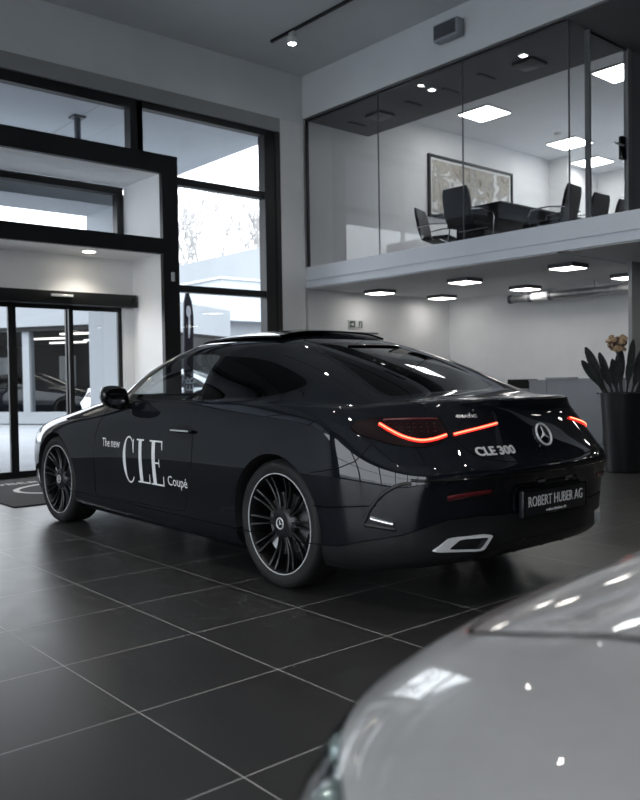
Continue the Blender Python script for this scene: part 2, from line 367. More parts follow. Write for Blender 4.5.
for r,dy,dw in ((6,.015,-.004),(7,.03,-.008),(8,.05,-.015),(9,.06,-.02),(10,.05,-.015)):
    for c,k in ((1,.25),(2,.8),(3,1),(4,.8),(5,.3)): T[r,c,1]+=dy*k; T[r,c,0]+=dw*k
for r,yy in ((2,-1.095),(3,-1.085)):
    T[r,0,1]=yy; T[r,1,1]=yy+.004; T[r,2,1]+=.03;
for c in range(5): T[4,c,1]-=.006; T[4,c,2]+=.012
for r,dz in ((10,-.004),(11,-.012),(12,-.022),(13,-.020),(14,-.016),(15,-.010)):
    T[r,:9,2]+=dz
for r,dy in ((11,-.03),(12,-.05),(13,-.06),(14,-.05),(15,-.03)):
    T[r,11:,1]+=dy; T[r,9:,2]-=.010
MIR=np.array([-1,1,1.])
def pad(C):
    G=np.concatenate([C[:,1:2]*MIR,C,C[:,-2:-1]*MIR],axis=1)
    lo=2*G[0:1]-G[1:2]; hi=G[-2:-1]*MIR
    return np.concatenate([lo,G,hi],axis=0)
def basis(t):
    return np.stack([(1-t)**3/6,(3*t**3-6*t**2+4)/6,(-3*t**3+3*t**2+3*t+1)/6,t**3/6],-1)
def dbasis(t):
    return np.stack([-(1-t)**2/2,(9*t**2-12*t)/6,(-9*t**2+6*t+3)/6,t**2/2],-1)
def ev(G,u,v):
    u=np.asarray(u,float);v=np.asarray(v,float)
    iu=np.clip(np.floor(u).astype(int),0,NC-2); iv=np.clip(np.floor(v).astype(int),0,NR-2)
    tu=u-iu; tv=v-iv; bu=basis(tu);bv=basis(tv);du=dbasis(tu);dv=dbasis(tv)
    S=0;Su=0;Sv=0
    for a in range(4):
        for b in range(4):
            p=G[iv+a,iu+b]
            S=S+(bv[...,a]*bu[...,b])[...,None]*p
            Su=Su+(bv[...,a]*du[...,b])[...,None]*p
            Sv=Sv+(dv[...,a]*bu[...,b])[...,None]*p
    N=np.cross(Su,Sv); N/=np.linalg.norm(N,axis=-1,keepdims=True)+1e-12
    return S,N
C=T.copy()
U0,V0=np.meshgrid(np.arange(NC),np.arange(NR))
for it in range(3):
    S,_=ev(pad(C),U0,V0); D=T-S; C+=.8*D; C[:,0,0]=0;C[:,-1,0]=0;C[-1,:,0]=0
G=pad(C)
def surf(u,v): return ev(G,u,v)
# ------------------------------------------------------------------ coupe: dense surface, cut into panels
SU, SV = 12, 8
class Shell:
    def __init__(s):
        nu, nv = (NC-1)*SU+1, (NR-1)*SV+1
        u, v = np.meshgrid(np.linspace(0, NC-1, nu), np.linspace(0, NR-1, nv))
        s.u = u.ravel(); s.v = v.ravel()
        s.faces = []
        for j in range(nv-1):
            for i in range(nu-1):
                a = j*nu+i; s.faces.append([a, a+1, a+nu+1, a+nu])
        s.lab = [0]*len(s.faces)
        s.refresh()
    def refresh(s):
        s.S, s.N = surf(s.u, s.v)
    def cut(s, field, label, only=(0,)):
        """split along field=0 and give faces with field>0 (and a label in `only`) the new label"""
        f = field(s.u, s.v, s.S)
        f = np.where(np.abs(f) < 1e-6, 1e-6, f)
        pos = f > 0
        nf, nl, cache = [], [], {}
        nu_, nv_ = [], []; base = len(s.u)
        def mid(a, b):
            k = (a, b) if a < b else (b, a)
            if k not in cache:
                a, b = k; t = f[a]/(f[a]-f[b])
                nu_.append(s.u[a]+t*(s.u[b]-s.u[a])); nv_.append(s.v[a]+t*(s.v[b]-s.v[a])); cache[k] = base+len(nu_)-1
            return cache[k]
        for F, l in zip(s.faces, s.lab):
            if l not in only: nf.append(F); nl.append(l); continue
            p = [pos[i] for i in F]
            if all(p): nf.append(F); nl.append(label); continue
            if not any(p): nf.append(F); nl.append(l); continue
            P, Q = [], []
            n = len(F)
            for i in range(n):
                a, b = F[i], F[(i+1) % n]
                (P if p[i] else Q).append(a)
                if p[i] != p[(i+1) % n]:
                    m = mid(a, b); P.append(m); Q.append(m)
            if len(P) > 2: nf.append(P); nl.append(label)
            if len(Q) > 2: nf.append(Q); nl.append(l)
        # neighbours that keep an unsplit edge next to a new vertex
        if cache:
            for i, F in enumerate(nf):
                if nl[i] in only or nl[i] == label: continue
                G_ = []; ch = False; n = len(F)
                for j in range(n):
                    a, b = F[j], F[(j+1) % n]; G_.append(a)
                    k = (a, b) if a < b else (b, a)
                    if k in cache: G_.append(cache[k]); ch = True
                if ch: nf[i] = G_
        s.u = np.append(s.u, nu_); s.v = np.append(s.v, nv_); s.faces, s.lab = nf, nl
        s.refresh()
    def mesh(s, labels, name, mats, parent, sides=(-1, 1), offset=0., extra=None):
        fs = [F for F, l in zip(s.faces, s.lab) if l in labels]
        used = sorted({i for F in fs for i in F}); idx = {k: i for i, k in enumerate(used)}
        P = s.S[used]+s.N[used]*offset; Nn = s.N[used]
        V, NN, FF = [], [], []
        for sd in sides:
            b = len(V); k = np.array([sd, 1, 1.])
            V += (P*k).tolist(); NN += (Nn*k).tolist()
            for F in fs:
                q = [b+idx[i] for i in F]
                FF.append(q if sd > 0 else q[::-1])
        if len(sides) == 2:   # weld along the centre line
            n = len(P); rem = {}
            for i in range(n):
                if abs(P[i][0]) < 1e-5: rem[n+i] = i
            FF = [[rem.get(i, i) for i in F] for F in FF]
        me = bpy.data.meshes.new(name)
        mats = mats if isinstance(mats, list) else [mats]
        nb = len(FF)
        mi = [0]*nb
        if extra:
            for ev_, ef, em_ in extra:
                b = len(V); V += ev_[0]; NN += ev_[1]
                FF += [[b+i for i in F] for F in ef]; mi += [em_]*len(ef)
        me.from_pydata(V, [], FF)
        for m in mats: me.materials.append(m)
        me.polygons.foreach_set('material_index', mi)
        me.polygons.foreach_set('use_smooth', [True]*len(FF))
        me.normals_split_custom_set_from_vertices([Vector(n) for n in NN])
        me.update()
        o = bpy.data.objects.new(name, me); COL.objects.link(o); o.parent = parent
        return o

def smooth_closed(P, n=6):
    P = np.array(P, float); k = len(P); out = []
    for i in range(k):
        p0, p1, p2, p3 = P[i-1], P[i], P[(i+1) % k], P[(i+2) % k]
        for t in np.arange(n)/n:
            out.append(.5*((2*p1)+(-p0+p2)*t+(2*p0-5*p1+4*p2-p3)*t*t+(-p0+3*p1-3*p2+p3)*t**3))
    return np.array(out)
def round_poly(P, r, n=6):
    """polygon with corners rounded by r (fraction of the shorter side)"""
    P = [np.array(p, float) for p in P]; out = []; k = len(P)
    for i in range(k):
        a, b, c = P[i-1], P[i], P[(i+1) % k]
        ri = r[i] if isinstance(r, (list, tuple)) else r
        p = b+(a-b)*ri; q = b+(c-b)*ri
        for t in np.linspace(0, 1, n): out.append((1-t)**2*p+2*t*(1-t)*b+t*t*q)
    return np.array(out)
def poly_sd(poly, X, Y):
    """signed distance, positive inside"""
    poly = np.array(poly); X = np.asarray(X); Y = np.asarray(Y)
    lo, hi = poly.min(0), poly.max(0); pad_ = .5*max(hi-lo)
    near = (X > lo[0]-pad_) & (X < hi[0]+pad_) & (Y > lo[1]-pad_) & (Y < hi[1]+pad_)
    out = np.full(X.shape, -1.); x, y = X[near], Y[near]
    d = np.full(x.shape, 1e9); ins = np.zeros(x.shape, bool)
    for i in range(len(poly)):
        a, b = poly[i-1], poly[i]; e = b-a; L2 = e@e
        if L2 < 1e-14: continue
        t = np.clip(((x-a[0])*e[0]+(y-a[1])*e[1])/L2, 0, 1)
        d = np.minimum(d, np.hypot(x-a[0]-t*e[0], y-a[1]-t*e[1]))
        c = (a[1] > y) != (b[1] > y)
        with np.errstate(divide='ignore', invalid='ignore'):
            xi = a[0]+(y-a[1])/(b[1]-a[1] if b[1] != a[1] else 1e-12)*e[0]
        ins ^= c & (x < xi)
    out[near] = np.where(ins, d, -d)
    return out

# outlines: side ones in (y, z), the others in surface coordinates (u, v)
DOOR = round_poly([(.845, 1.02), (.80, .62), (.94, .30), (2.17, .285), (2.17, .60), (2.10, .84), (1.99, 1.02)], [.02, .35, .09, .06, .3, .3, .02])
DOOR_WIN = round_poly([(.895, .992), (.865, 1.262), (1.00, 1.276), (1.22, 1.276), (1.43, 1.242), (1.62, 1.155), (1.82, 1.015), (1.84, .984)], [.04, .06, .4, .4, .4, .4, .06, .1])
QUART_WIN = round_poly([(.855, .993), (.40, 1.004), (.16, 1.020), (.02, 1.045), (-.075, 1.080), (-.02, 1.112), (.14, 1.165), (.34, 1.214), (.55, 1.243), (.825, 1.260)], [.03, .4, .4, .4, .35, .4, .4, .4, .4, .05])
DLO = round_poly([(1.93, .975), (.40, .990), (.14, 1.006), (0, 1.03), (-.125, 1.078), (-.05, 1.118), (.12, 1.178), (.33, 1.232), (.55, 1.262), (.85, 1.287), (1.22, 1.296), (1.46, 1.258), (1.66, 1.168), (1.90, 1.015)], [.1, .3, .4, .4, .35, .4, .4, .4, .4, .4, .4, .4, .4, .2])
LID = [(-.5, 4.58), (.5, 4.60), (.95, 4.72), (1.30, 4.92), (1.69, 5.33), (1.92, 5.92), (2.06, 6.42), (2.20, 7.3), (2.50, 8.1), (2.66, 9.0), (2.72, 9.9), (2.72, 10.55), (-.5, 10.55)]
TAIL = round_poly([(2.10, 6.42), (2.31, 6.05), (2.69, 5.80), (3.25, 5.92), (3.75, 6.17), (4.31, 6.42), (4.70, 6.80), (4.40, 7.20), (4.02, 7.38), (3.5, 7.46), (2.8, 7.46), (2.22, 7.36)], .3)
REARWIN = round_poly([(-3, 11.15), (1.6, 11.12), (2.55, 11.05), (2.72, 11.6), (2.62, 12.6), (2.55, 13.6), (2.2, 14.35), (1.2, 14.5), (-3, 14.5)], [.01, .3, .3, .3, .3, .3, .3, .2, .01])
WINDSH = round_poly([(21, 11.1), (14.5, 11.08), (13.1, 11.15), (12.75, 11.8), (12.75, 13.2), (13.1, 14.3), (14.5, 14.75), (21, 14.8)], [.01, .2, .3, .3, .3, .3, .2, .01])
HOOD = round_poly([(21, 8.35), (17.2, 8.3), (16.12, 7.96), (15.55, 7.38), (14.95, 6.78), (14.3, 7.5), (13.5, 8.5), (12.85, 9.4), (12.75, 10.4), (13.2, 10.85), (21, 10.85)], [.01, .2, .3, .3, .3, .3, .3, .3, .3, .2, .01])
HEAD = round_poly([(16.35, 5.70), (15.5, 5.80), (14.6, 5.95), (14.0, 5.9), (14.3, 5.4), (15.0, 4.9), (16.1, 4.75)], .3)
GRILLE = round_poly([(22, 2.6), (16.9, 2.65), (16.6, 3.6), (16.75, 4.9), (17.1, 5.4), (22, 5.4)], [.01, .2, .3, .3, .2, .01])
INTAKE = round_poly([(16.3, 1.2), (14.7, 1.4), (14.5, 2.8), (15.6, 3.4), (16.3, 3.2)], .3)
DIFF = [(-.5, .0), (-.5, 1.45), (1.1, 1.40), (1.45, 1.1), (1.6, -.5), (-.5, -.5)]
AXR, AXF, AZ, AR = 0., 2.865, .345, .374

sh = Shell()
def arch(cy):
    return lambda u, v, S: np.minimum(AR-np.hypot(S[:, 1]-cy, S[:, 2]-AZ), S[:, 0]-.5)
sh.cut(arch(AXR), -1); sh.cut(arch(AXF), -1)
side = lambda poly, lo=2.9: (lambda u, v, S: np.where((S[:, 0] > .4) & (u > lo) & (u < 15), poly_sd(poly, S[:, 1], S[:, 2]), -1.))
uvf = lambda poly: (lambda u, v, S: poly_sd(poly, u, v))
sh.cut(side(DOOR, 7), 1)
sh.cut(lambda u, v, S: np.where((S[:, 0] > .4) & (v > 9.4) & (u > 4), poly_sd(DLO, S[:, 1], S[:, 2]), -1.), 12, (0, 1))
sh.cut(side(QUART_WIN, 4), 3, (12,)); sh.cut(side(DOOR_WIN, 6), 2, (12,))
sh.cut(uvf(REARWIN), 4); sh.cut(uvf(WINDSH), 5)
sh.cut(uvf(LID), 6); sh.cut(uvf(TAIL), 7, (0, 6)); sh.cut(uvf(HOOD), 8)
sh.cut(uvf(HEAD), 9, (0, 8)); sh.cut(uvf(GRILLE), 10, (0, 8)); sh.cut(uvf(INTAKE), 14)
sh.cut(uvf(DIFF), 15)
sh.cut(lambda u, v, S: np.where((u > 7.2) & (u < 12.6), 1.42-v, -1.), 13)
# bumper seam (curve from the arch to the lamp), bumper below it
BUMP = [(6.06, 4.30), (5.06, 4.67), (4.56, 5.0), (4.12, 5.75), (3.86, 6.2), (3.3, 6.0), (2.7, 5.85), (2.3, 6.0), (1.9, 5.8), (1.69, 5.33), (1.3, 4.92), (.95, 4.72), (.5, 4.6), (-.5, 4.58), (-.5, -1), (6.6, -1), (6.6, 4.2)]
VALANCE = [(-.5, 2.30), (1.12, 2.42), (1.69, 2.5), (2.25, 2.5), (2.69, 2.33), (3.31, 2.08), (4.2, 1.85), (5.2, 1.55), (6.6, 1.4), (6.6, -1), (-.5, -1)]
sh.cut(uvf(VALANCE), 16)
sh.cut(uvf(BUMP), 11)

def edge_trim(poly, mode, width, lift=.0008, closed=True, side_hint=None, n_per=3):
    """ribbon lying on the surface along an outline; returns (verts, normals), faces for the +w side"""
    poly = np.array(poly, float); pts = []
    k = len(poly)
    for i in range(k if closed else k-1):
        a, b = poly[i], poly[(i+1) % k]
        for t in np.arange(n_per)/n_per: pts.append(a+(b-a)*t)
    if not closed: pts.append(poly[-1])
    pts = np.array(pts)
    if mode == 'uv':
        keep = (pts[:, 0] >= -.001) & (pts[:, 0] <= NC-1+.001) & (pts[:, 1] >= 0) & (pts[:, 1] <= NR-1)
        S_, N_ = surf(np.clip(pts[:, 0], 0, NC-1), np.clip(pts[:, 1], 0, NR-1))
    else:
        hits = [BV.ray_cast(Vector((2, p[0], p[1])), Vector((-1, 0, 0))) for p in pts]
        keep = np.array([h[0] is not None for h in hits])
        S_ = np.array([h[0] if h[0] is not None else (0, 0, 0) for h in hits]); N_ = np.array([h[1] if h[0] is not None else (0, 0, 1) for h in hits])
    V, NN, F = [], [], []; n = len(S_); prev = None; first = None
    for i in range(n):
        if not keep[i]: prev = None; continue
        i0, i1 = (i-1) % n, (i+1) % n
        if not closed: i0, i1 = max(i-1, 0), min(i+1, n-1)
        if not keep[i0]: i0 = i
        if not keep[i1]: i1 = i
        T_ = S_[i1]-S_[i0]; c = np.cross(N_[i], T_); c /= np.linalg.norm(c)+1e-12
        b = len(V)
        V += [(S_[i]+c*width/2+N_[i]*lift).tolist(), (S_[i]-c*width/2+N_[i]*lift).tolist()]; NN += [N_[i].tolist()]*2
        if prev is not None: F.append([prev, prev+1, b+1, b])
        if i == 0: first = b
        prev = b
    if closed and prev is not None and first is not None and keep[-1] and keep[0]: F.append([prev, prev+1, first+1, first])
    return V, NN, F
def mirror_extra(V, NN, F, sides, mi):
    out = []
    for sd in sides:
        k = np.array([sd, 1, 1.])
        FF = F if sd > 0 else [f[::-1] for f in F]
        out.append((((np.array(V)*k).tolist(), (np.array(NN)*k).tolist()), FF, mi))
    return out
_bmf = [F for F, l in zip(sh.faces, sh.lab) if l != -1]
BV = BVHTree.FromPolygons([Vector(p) for p in sh.S], _bmf)
def on_side(y, z, lift, sd=-1):
    h = BV.ray_cast(Vector((2, y, z)), Vector((-1, 0, 0)))
    p, n = h[0], h[1]; p = p+n*lift
    return Vector((sd*p.x, p.y, p.z))
def on_rear(w, z, lift):
    h = BV.ray_cast(Vector((abs(w), -3, z)), Vector((0, 1, 0)))
    p, n = h[0], h[1]; p = p+n*lift
    return Vector((math.copysign(p.x, w) if abs(w) > 1e-6 else 0, p.y, p.z))
def project_flat(vs, fs, fn, maxlen=.03):
    bm = bmesh.new(); bv = [bm.verts.new((x, y, 0)) for x, y in vs]
    for f in fs:
        try: bm.faces.new([bv[i] for i in f])
        except ValueError: pass
    bmesh.ops.triangulate(bm, faces=bm.faces[:])
    for _ in range(6):
        es = [e for e in bm.edges if e.calc_length() > maxlen]
        if not es: break
        bmesh.ops.subdivide_edges(bm, edges=es, cuts=1, use_grid_fill=False); bmesh.ops.triangulate(bm, faces=bm.faces[:])
    bm.verts.index_update()
    V = [fn(v.co.x, v.co.y) for v in bm.verts]; F = [[v.index for v in f.verts] for f in bm.faces]; bm.free()
    return V, F
def thick(o, t):
    md = o.modifiers.new('thickness', 'SOLIDIFY'); md.thickness = t; md.offset = 0
    return o

def didone(ch):
    """tall high-contrast capital in a unit box"""
    Q = []
    def bx_(x0, x1, y0, y1): Q.append([(x0, y0), (x1, y0), (x1, y1), (x0, y1)])
    if ch in 'LE':
        bx_(.20, .44, 0, 1); bx_(.04, .20, .965, 1); bx_(.44, .60 if ch == 'L' else .95, .965, 1); bx_(.04, .20, 0, .035); bx_(.44, .97, 0, .035)
        Q.append([(.90, .035), (.97, .035), (.99, .22), (.95, .22)])
        if ch == 'E':
            Q.append([(.87, .965), (.95, .965), (.96, .80), (.92, .80)])
            bx_(.44, .74, .485, .52); Q.append([(.70, .43), (.74, .40), (.74, .60), (.70, .57)])
    if ch == 'C':
        n = 40; a0, a1 = math.radians(52), math.radians(312)
        pr_ = None
        for i in range(n+1):
            a = a0+(a1-a0)*i/n
            ox, oy = .52+.48*math.cos(a), .5+.52*math.sin(a)
            th = .05+.17*max(0, -math.cos(a))**1.2
            ix, iy = .52+(.48-th)*math.cos(a), .5+(.52-.035)*math.sin(a)
            if pr_: Q.append([pr_[0], pr_[1], (ix, iy), (ox, oy)])
            pr_ = ((ox, oy), (ix, iy))
        Q.append([(.78, .90), (.88, .80), (.90, .66), (.86, .66)]); Q.append([(.82, .92), (.90, .98), (.90, .66), (.86, .72)])
    vs, fs = [], []
    for q in Q:
        b = len(vs); vs += q; fs.append([b+i for i in range(4)])
    return vs, fs

def star_shape(mb, c, r, nrm, up, th=.004, ring=True):
    """three-pointed star in a ring, standing on a surface point"""
    c = Vector(c); n = Vector(nrm).normalized(); u_ = (Vector(up)-n*Vector(up).dot(n)).normalized(); s_ = u_.cross(n)
    def P(a, rr, h): return c+u_*rr*math.cos(a)+s_*rr*math.sin(a)+n*h
    if ring: mb.tube([P(2*PI*i/40, r, 0) for i in range(40)], r*.11, 8, closed=True)
    for k in range(3):
        a = 2*PI*k/3
        tip = P(a, r*.96, 0); l = P(a+PI/3, r*.17, 0); q = P(a-PI/3, r*.17, 0); top = P(0, 0, th)
        mb.add([tip, l, top, q, c], [(0, 1, 2), (0, 2, 3), (0, 4, 1), (0, 3, 4)])

def make_wheel(sd, cy, front, parent):
    """lathe axis along x; sd=-1 is the left side"""
    xo = .882; W = .245
    X = lambda d: sd*(xo-d)          # d = depth from the outer face
    c = (0, cy, .343)
    mb = MB()
    prof = [(.268, X(.022)), (.272, X(.012)), (.290, X(.004)), (.312, X(.002)), (.328, X(.010)), (.338, X(.026)), (.3425, X(.050))]
    for g in (.072, .105, .140, .173): prof += [(.343, X(g-.006)), (.336, X(g-.004)), (.336, X(g+.004)), (.343, X(g+.006))]
    prof += [(.3425, X(.195)), (.338, X(.219)), (.328, X(.235)), (.300, X(.243)), (.268, X(.225))]
    mb.lathe(prof, 'x', c, 72)
    t = mb.build('wheel', M['tyre'], parent)
    rim = MB()
    rim.cur = 0
    rim.lathe([(.268, X(.226)), (.252, X(.215)), (.246, X(.12)), (.250, X(.040)), (.258, X(.020)), (.263, X(.013))], 'x', c, 72)
    rim.cur = 1
    rim.lathe([(.2640, X(.0135)), (.2650, X(.0095)), (.2695, X(.0095)), (.2700, X(.0145))], 'x', c, 72)
    rim.cur = 0
    rim.lathe([(.0005, X(.075)), (.085, X(.075)), (.092, X(.050)), (.075, X(.034)), (.060, X(.030)), (.036, X(.030)), (.034, X(.036))], 'x', c, 40)
    ph0 = .1 if front else .35
    for k in range(10):
        for j in (-1, 1):
            a = ph0+2*PI*k/10+j*.10; n_ = 7; pts = []
            for i in range(n_):
                f = i/(n_-1); r = .062+f*(.253-.062)
                aa = a+j*.012*(f-1)
                dep = .034+.012*math.sin(f*PI)-.020*f**2
                w = .0075-.0015*math.sin(f*PI)
                pts.append((r, aa, dep, w))
            vs = []; fs = []
            for r, aa, dep, w in pts:
                for (dw, dd) in ((-1, .028), (-1, .004), (-.35, 0), (.35, 0), (1, .004), (1, .028)):
                    ang = aa+dw*w/r
                    vs.append((X(dep+dd), cy+r*math.sin(ang), .343+r*math.cos(ang)))
            for i in range(n_-1):
                for q in range(6): fs.append((i*6+q, i*6+(q+1) % 6, i*6+6+(q+1) % 6, i*6+6+q))
            rim.add(vs, fs)
    for k in range(5):
        a = 2*PI*(k+.5)/5
        rim.lathe([(.0005, X(.027)), (.009, X(.028)), (.010, X(.040))], 'x', (0, cy+.052*math.sin(a), .343+.052*math.cos(a)), 8)
    r_ = rim.build('rim', [M['rim_black'], M['satin_silver']], t)
    r_['label'] = 'gloss black rim with paired spokes and bright outer lip'
    hc = MB()
    hc.cur = 0; hc.lathe([(.0005, X(.024)), (.024, X(.024)), (.0335, X(.027)), (.0345, X(.034))], 'x', c, 36)
    hc.cur = 1
    hc.tube([(X(.0235), cy+.0285*math.sin(2*PI*i/36), .343+.0285*math.cos(2*PI*i/36)) for i in range(36)], .0042, 8, closed=True)
    star_shape(hc, (X(.0232), cy, .343), .022, (sd, 0, 0), (0, .25, 1), .003, False)
    hc.build('hub_cap', [M['rim_black'], M['satin_silver']], t)
    bd = MB(); bd.lathe([(.07, X(.085)), (.165, X(.085)), (.165, X(.105)), (.07, X(.105))], 'x', c, 48, closed=True)
    bd.build('brake_disc', M['disc'], t)
    cl = MB()
    s0 = .9 if front else 2.3
    vs = []
    for d in (.068, .122):
        for i in range(8):
            a = s0+i*.09
            vs += [(X(d), cy+.118*math.sin(a), .343+.118*math.cos(a)), (X(d), cy+.182*math.sin(a), .343+.182*math.cos(a))]
    fs = []
    for i in range(7):
        a = 2*i; fs += [(a, a+1, a+3, a+2), (16+a, 16+a+2, 16+a+3, 16+a+1), (a, a+2, 16+a+2, 16+a), (a+1, 16+a+1, 16+a+3, a+3)]
    fs += [(0, 16, 17, 1), (14, 15, 31, 30)]
    cl.add(vs, fs); cl.build('brake_caliper', M['satin_silver'], t)
    return t

def make_coupe(label):
    root = empty('coupe')
    tag(root, label, 'car')
    pa = M['paint']
    def seam(poly, mode, sides, w=.005, closed=True, n=3):
        V, NN, F = edge_trim(poly, mode, w, closed=closed, n_per=n); return mirror_extra(V, NN, F, sides, 1)
    sm = M['seam']
    both = (-1, 1)
    sh.mesh((0,), 'body_shell', pa, root)
    for sd in both:
        d = sh.mesh((1,), 'door', [pa, sm], root, (sd,), extra=seam(DOOR, 'yz', (sd,)))
        dw = sh.mesh((2,), 'door_window', M['car_glass'], root, (sd,))
        sh.mesh((3,), 'quarter_window', M['privacy_glass'], root, (sd,))
        sh.mesh((12,), 'window_trim', M['gloss_black'], root, (sd,))
        sill = sh.mesh((13,), 'side_sill', [pa, sm], root, (sd,), offset=.009, extra=seam([(7.3, 1.42), (9, 1.42), (11, 1.42), (12.5, 1.42)], 'uv', (sd,), .006, False, 8))
        # handle: cup, bar with bright strip
        h = MB(); h.cur = 0
        n = 28
        pts = [on_side(.925+.115*math.cos(2*PI*i/n), .795+.042*math.sin(2*PI*i/n), .0012, sd) for i in range(n)]
        h.add(pts, [tuple(range(n))])
        h.cur = 1
        bar = [on_side(y, .803, .0, sd)+Vector((sd*.02, 0, 0)) for y in np.linspace(.80, 1.06, 12)]
        rad = [.004]+[.0115]*10+[.004]
        h.tube(bar, rad, 10)
        h.cur = 2
        h.tube([p+Vector((sd*.0105, 0, .001)) for p in bar[1:-1]], .0050, 6)
        hh = h.build('door_handle', [M['gloss_black'], pa, M['satin_silver']], d)
        hh['label'] = 'flush door handle with bright strip'
        if sd < 0:
            dec = []
            def put(vs, fs, what):
                V, F = project_flat(vs, fs, lambda a, b: on_side(-a, b, .0016, -1))
                mb = MB(); mb.add([v[:] for v in V], F); t = mb.build('door_lettering', M['decal'], d, recalc=False); t['label'] = what
            for ch, y0, y1, z0, z1 in (('C', 1.715, 1.535, .428, .735), ('L', 1.520, 1.345, .436, .727), ('E', 1.345, 1.165, .436, .727)):
                vs, fs = didone(ch); put([(-(y0+(y1-y0)*x), z0+(z1-z0)*z) for x, z in vs], fs, 'tall white serif letter '+ch)
            put(*fit_text('The', -2.015, -1.905, .652, .712), 'small white first word before the big letters')
            put(*fit_text('new', -1.880, -1.752, .652, .695), 'small white second word before the big letters')
            put(*fit_text('Coup\u00e9', -1.120, -.885, .432, .512), 'small white word after the big letters')
    # glass
    g = sh.mesh((4,), 'rear_window', [M['privacy_glass'], M['gloss_black']], root, extra=seam(REARWIN, 'uv', both, .022, True, 4))
    bl = MB(); pts = []
    S_, N_ = surf(np.linspace(0, .9, 8), np.full(8, 14.05))
    row = [Vector(p)+Vector(n_)*.004 for p, n_ in zip(S_, N_)]
    row = [Vector((-p.x, p.y, p.z)) for p in row[:0:-1]]+row
    bl.tube(row, .008, 8); bl.build('brake_light', M['lamp_red'], g)
    sh.mesh((5,), 'windshield', [M['car_glass'], M['gloss_black']], root, extra=seam(WINDSH, 'uv', both, .03, True, 4))
    # boot lid
    lid = sh.mesh((6,), 'boot_lid', [pa, sm], root, extra=seam(LID, 'uv', both, .006, True, 6))
    def strip(path, width, lift, sides, parent, name, m, halo=True):
        V, NN, F = edge_trim(smooth_open(path), 'uv', width, lift, closed=False, n_per=2)
        mb = MB()
        for sd in sides:
            k = np.array([sd, 1, 1.]); mb.add((np.array(V)*k).tolist(), F if sd > 0 else [f[::-1] for f in F], True)
        o = mb.build(name, m, parent, recalc=False); return thick(o, .004)
    def smooth_open(P, n=8):
        P = np.array(P, float); out = []
        for i in range(len(P)-1):
            p0, p1, p2, p3 = P[max(i-1, 0)], P[i], P[i+1], P[min(i+2, len(P)-1)]
            for t in np.arange(n)/n: out.append(.5*((2*p1)+(-p0+p2)*t+(2*p0-5*p1+4*p2-p3)*t*t+(-p0+3*p1-3*p2+p3)*t**3))
        out.append(P[-1]); return np.array(out)
    STR1 = [(3.62, 7.04), (3.35, 6.68), (3.05, 6.34), (2.72, 6.15), (2.42, 6.22), (2.15, 6.42)]
    STR2 = [(2.00, 6.44), (1.7, 6.60), (1.35, 6.78), (1.03, 6.95)]
    for sd in both:
        tl = sh.mesh((7,), 'tail_light', [M['lamp_red'], sm], root, (sd,), offset=.002, extra=seam(TAIL, 'uv', (sd,), .006, True, 4))
        tl['label'] = 'dark red tail lamp with a glowing curved strip'
        strip(STR1, .0175, .006, (sd,), tl, 'light_strip', M['strip_red'])
        strip(STR1[:], .0045, .0105, (sd,), tl, 'strip_core', M['strip_core'])
        hs = strip([(2.25, 7.30), (2.9, 7.32), (3.5, 7.30)], .010, .004, (sd,), tl, 'lamp_bar', M['reflector'])
        dm = MB()
        for i in range(9):
            for j in range(3):
                S_, N_ = surf(np.array([2.35+i*.14]), np.array([6.62+j*.2]))
                p = S_[0]*[sd, 1, 1]+N_[0]*[sd, 1, 1]*.004
                dm.lathe([(.0005, .004), (.004, .002), (.006, 0)], 'z', p, 6)
        dm.build('lamp_facets', M['reflector'], tl)
        ls = strip(STR2, .0145, .005, (sd,), lid, 'light_strip', M['strip_red']); ls['label'] = 'glowing red strip across the lid'; strip(STR2, .0040, .0095, (sd,), lid, 'strip_core', M['strip_core'])
    # dark lamp band continued on the lid
    # badge + lettering
    mb = MB(); c = on_rear(0, .812, .007); bn = BV.ray_cast(Vector((1e-4, -3, .812)), Vector((0, 1, 0)))[1]; bn.x = 0
    star_shape(mb, c, .056, bn, (0, 0, 1), .007)
    b = mb.build('badge', M['satin_silver'], lid); b['label'] = 'chrome three-pointed star in a ring'
    for nm, bx_ in (('CLE', (-.500, -.392, .738, .778)), ('300', (-.372, -.266, .738, .778)), ('4MATIC', (-.500, -.405, .912, .926))):
        vs, fs = fit_text(nm, *bx_, bold=.025); V, F = project_flat(vs, fs, lambda a, z: on_rear(a, z, .003))
        mb = MB(); mb.add([v[:] for v in V], F); t = thick(mb.build('lid_lettering', M['satin_silver'], lid, recalc=False), .004)
    cam_ = MB(); p = on_rear(-.085, .742, .002)
    cam_.lathe([(.0005, -.004), (.026, -.003), (.032, .002)], 'y', p, 24); cam_.build('camera_flap', pa, lid)
    # rear bumper
    bp = sh.mesh((11,), 'rear_bumper', [pa, sm], root, extra=seam(BUMP[:5], 'uv', both, .005, False, 6))
    for sd in both:
        S_, N_ = surf(np.array([2.32, 2.02, 1.72, 1.44]), np.array([3.22, 3.26, 3.28, 3.28]))
        strip([(2.32, 3.22), (2.02, 3.26), (1.72, 3.28), (1.44, 3.28)], .026, .003, (sd,), bp, 'reflector', M['reflector'])
        # side vent: black frame; the chrome strip stands in for a reflection
        VENT = round_poly([(4.30, 2.42), (4.05, 3.1), (3.55, 3.72), (3.25, 3.86), (2.9, 3.75), (3.0, 2.5), (3.42, 2.28)], .25)
        strip([(3.1, 3.86), (3.35, 3.82), (3.75, 3.5), (4.08, 3.0), (4.30, 2.45)], .018, .003, (sd,), bp, 'vent_trim', M['black_plastic'])
        strip([(4.28, 2.42), (3.9, 2.36), (3.42, 2.30)], .018, .003, (sd,), bp, 'vent_trim', M['black_plastic'])
        strip([(4.10, 2.62), (3.8, 2.54), (3.48, 2.46)], .022, .004, (sd,), bp, 'vent_glint', M['chrome'])
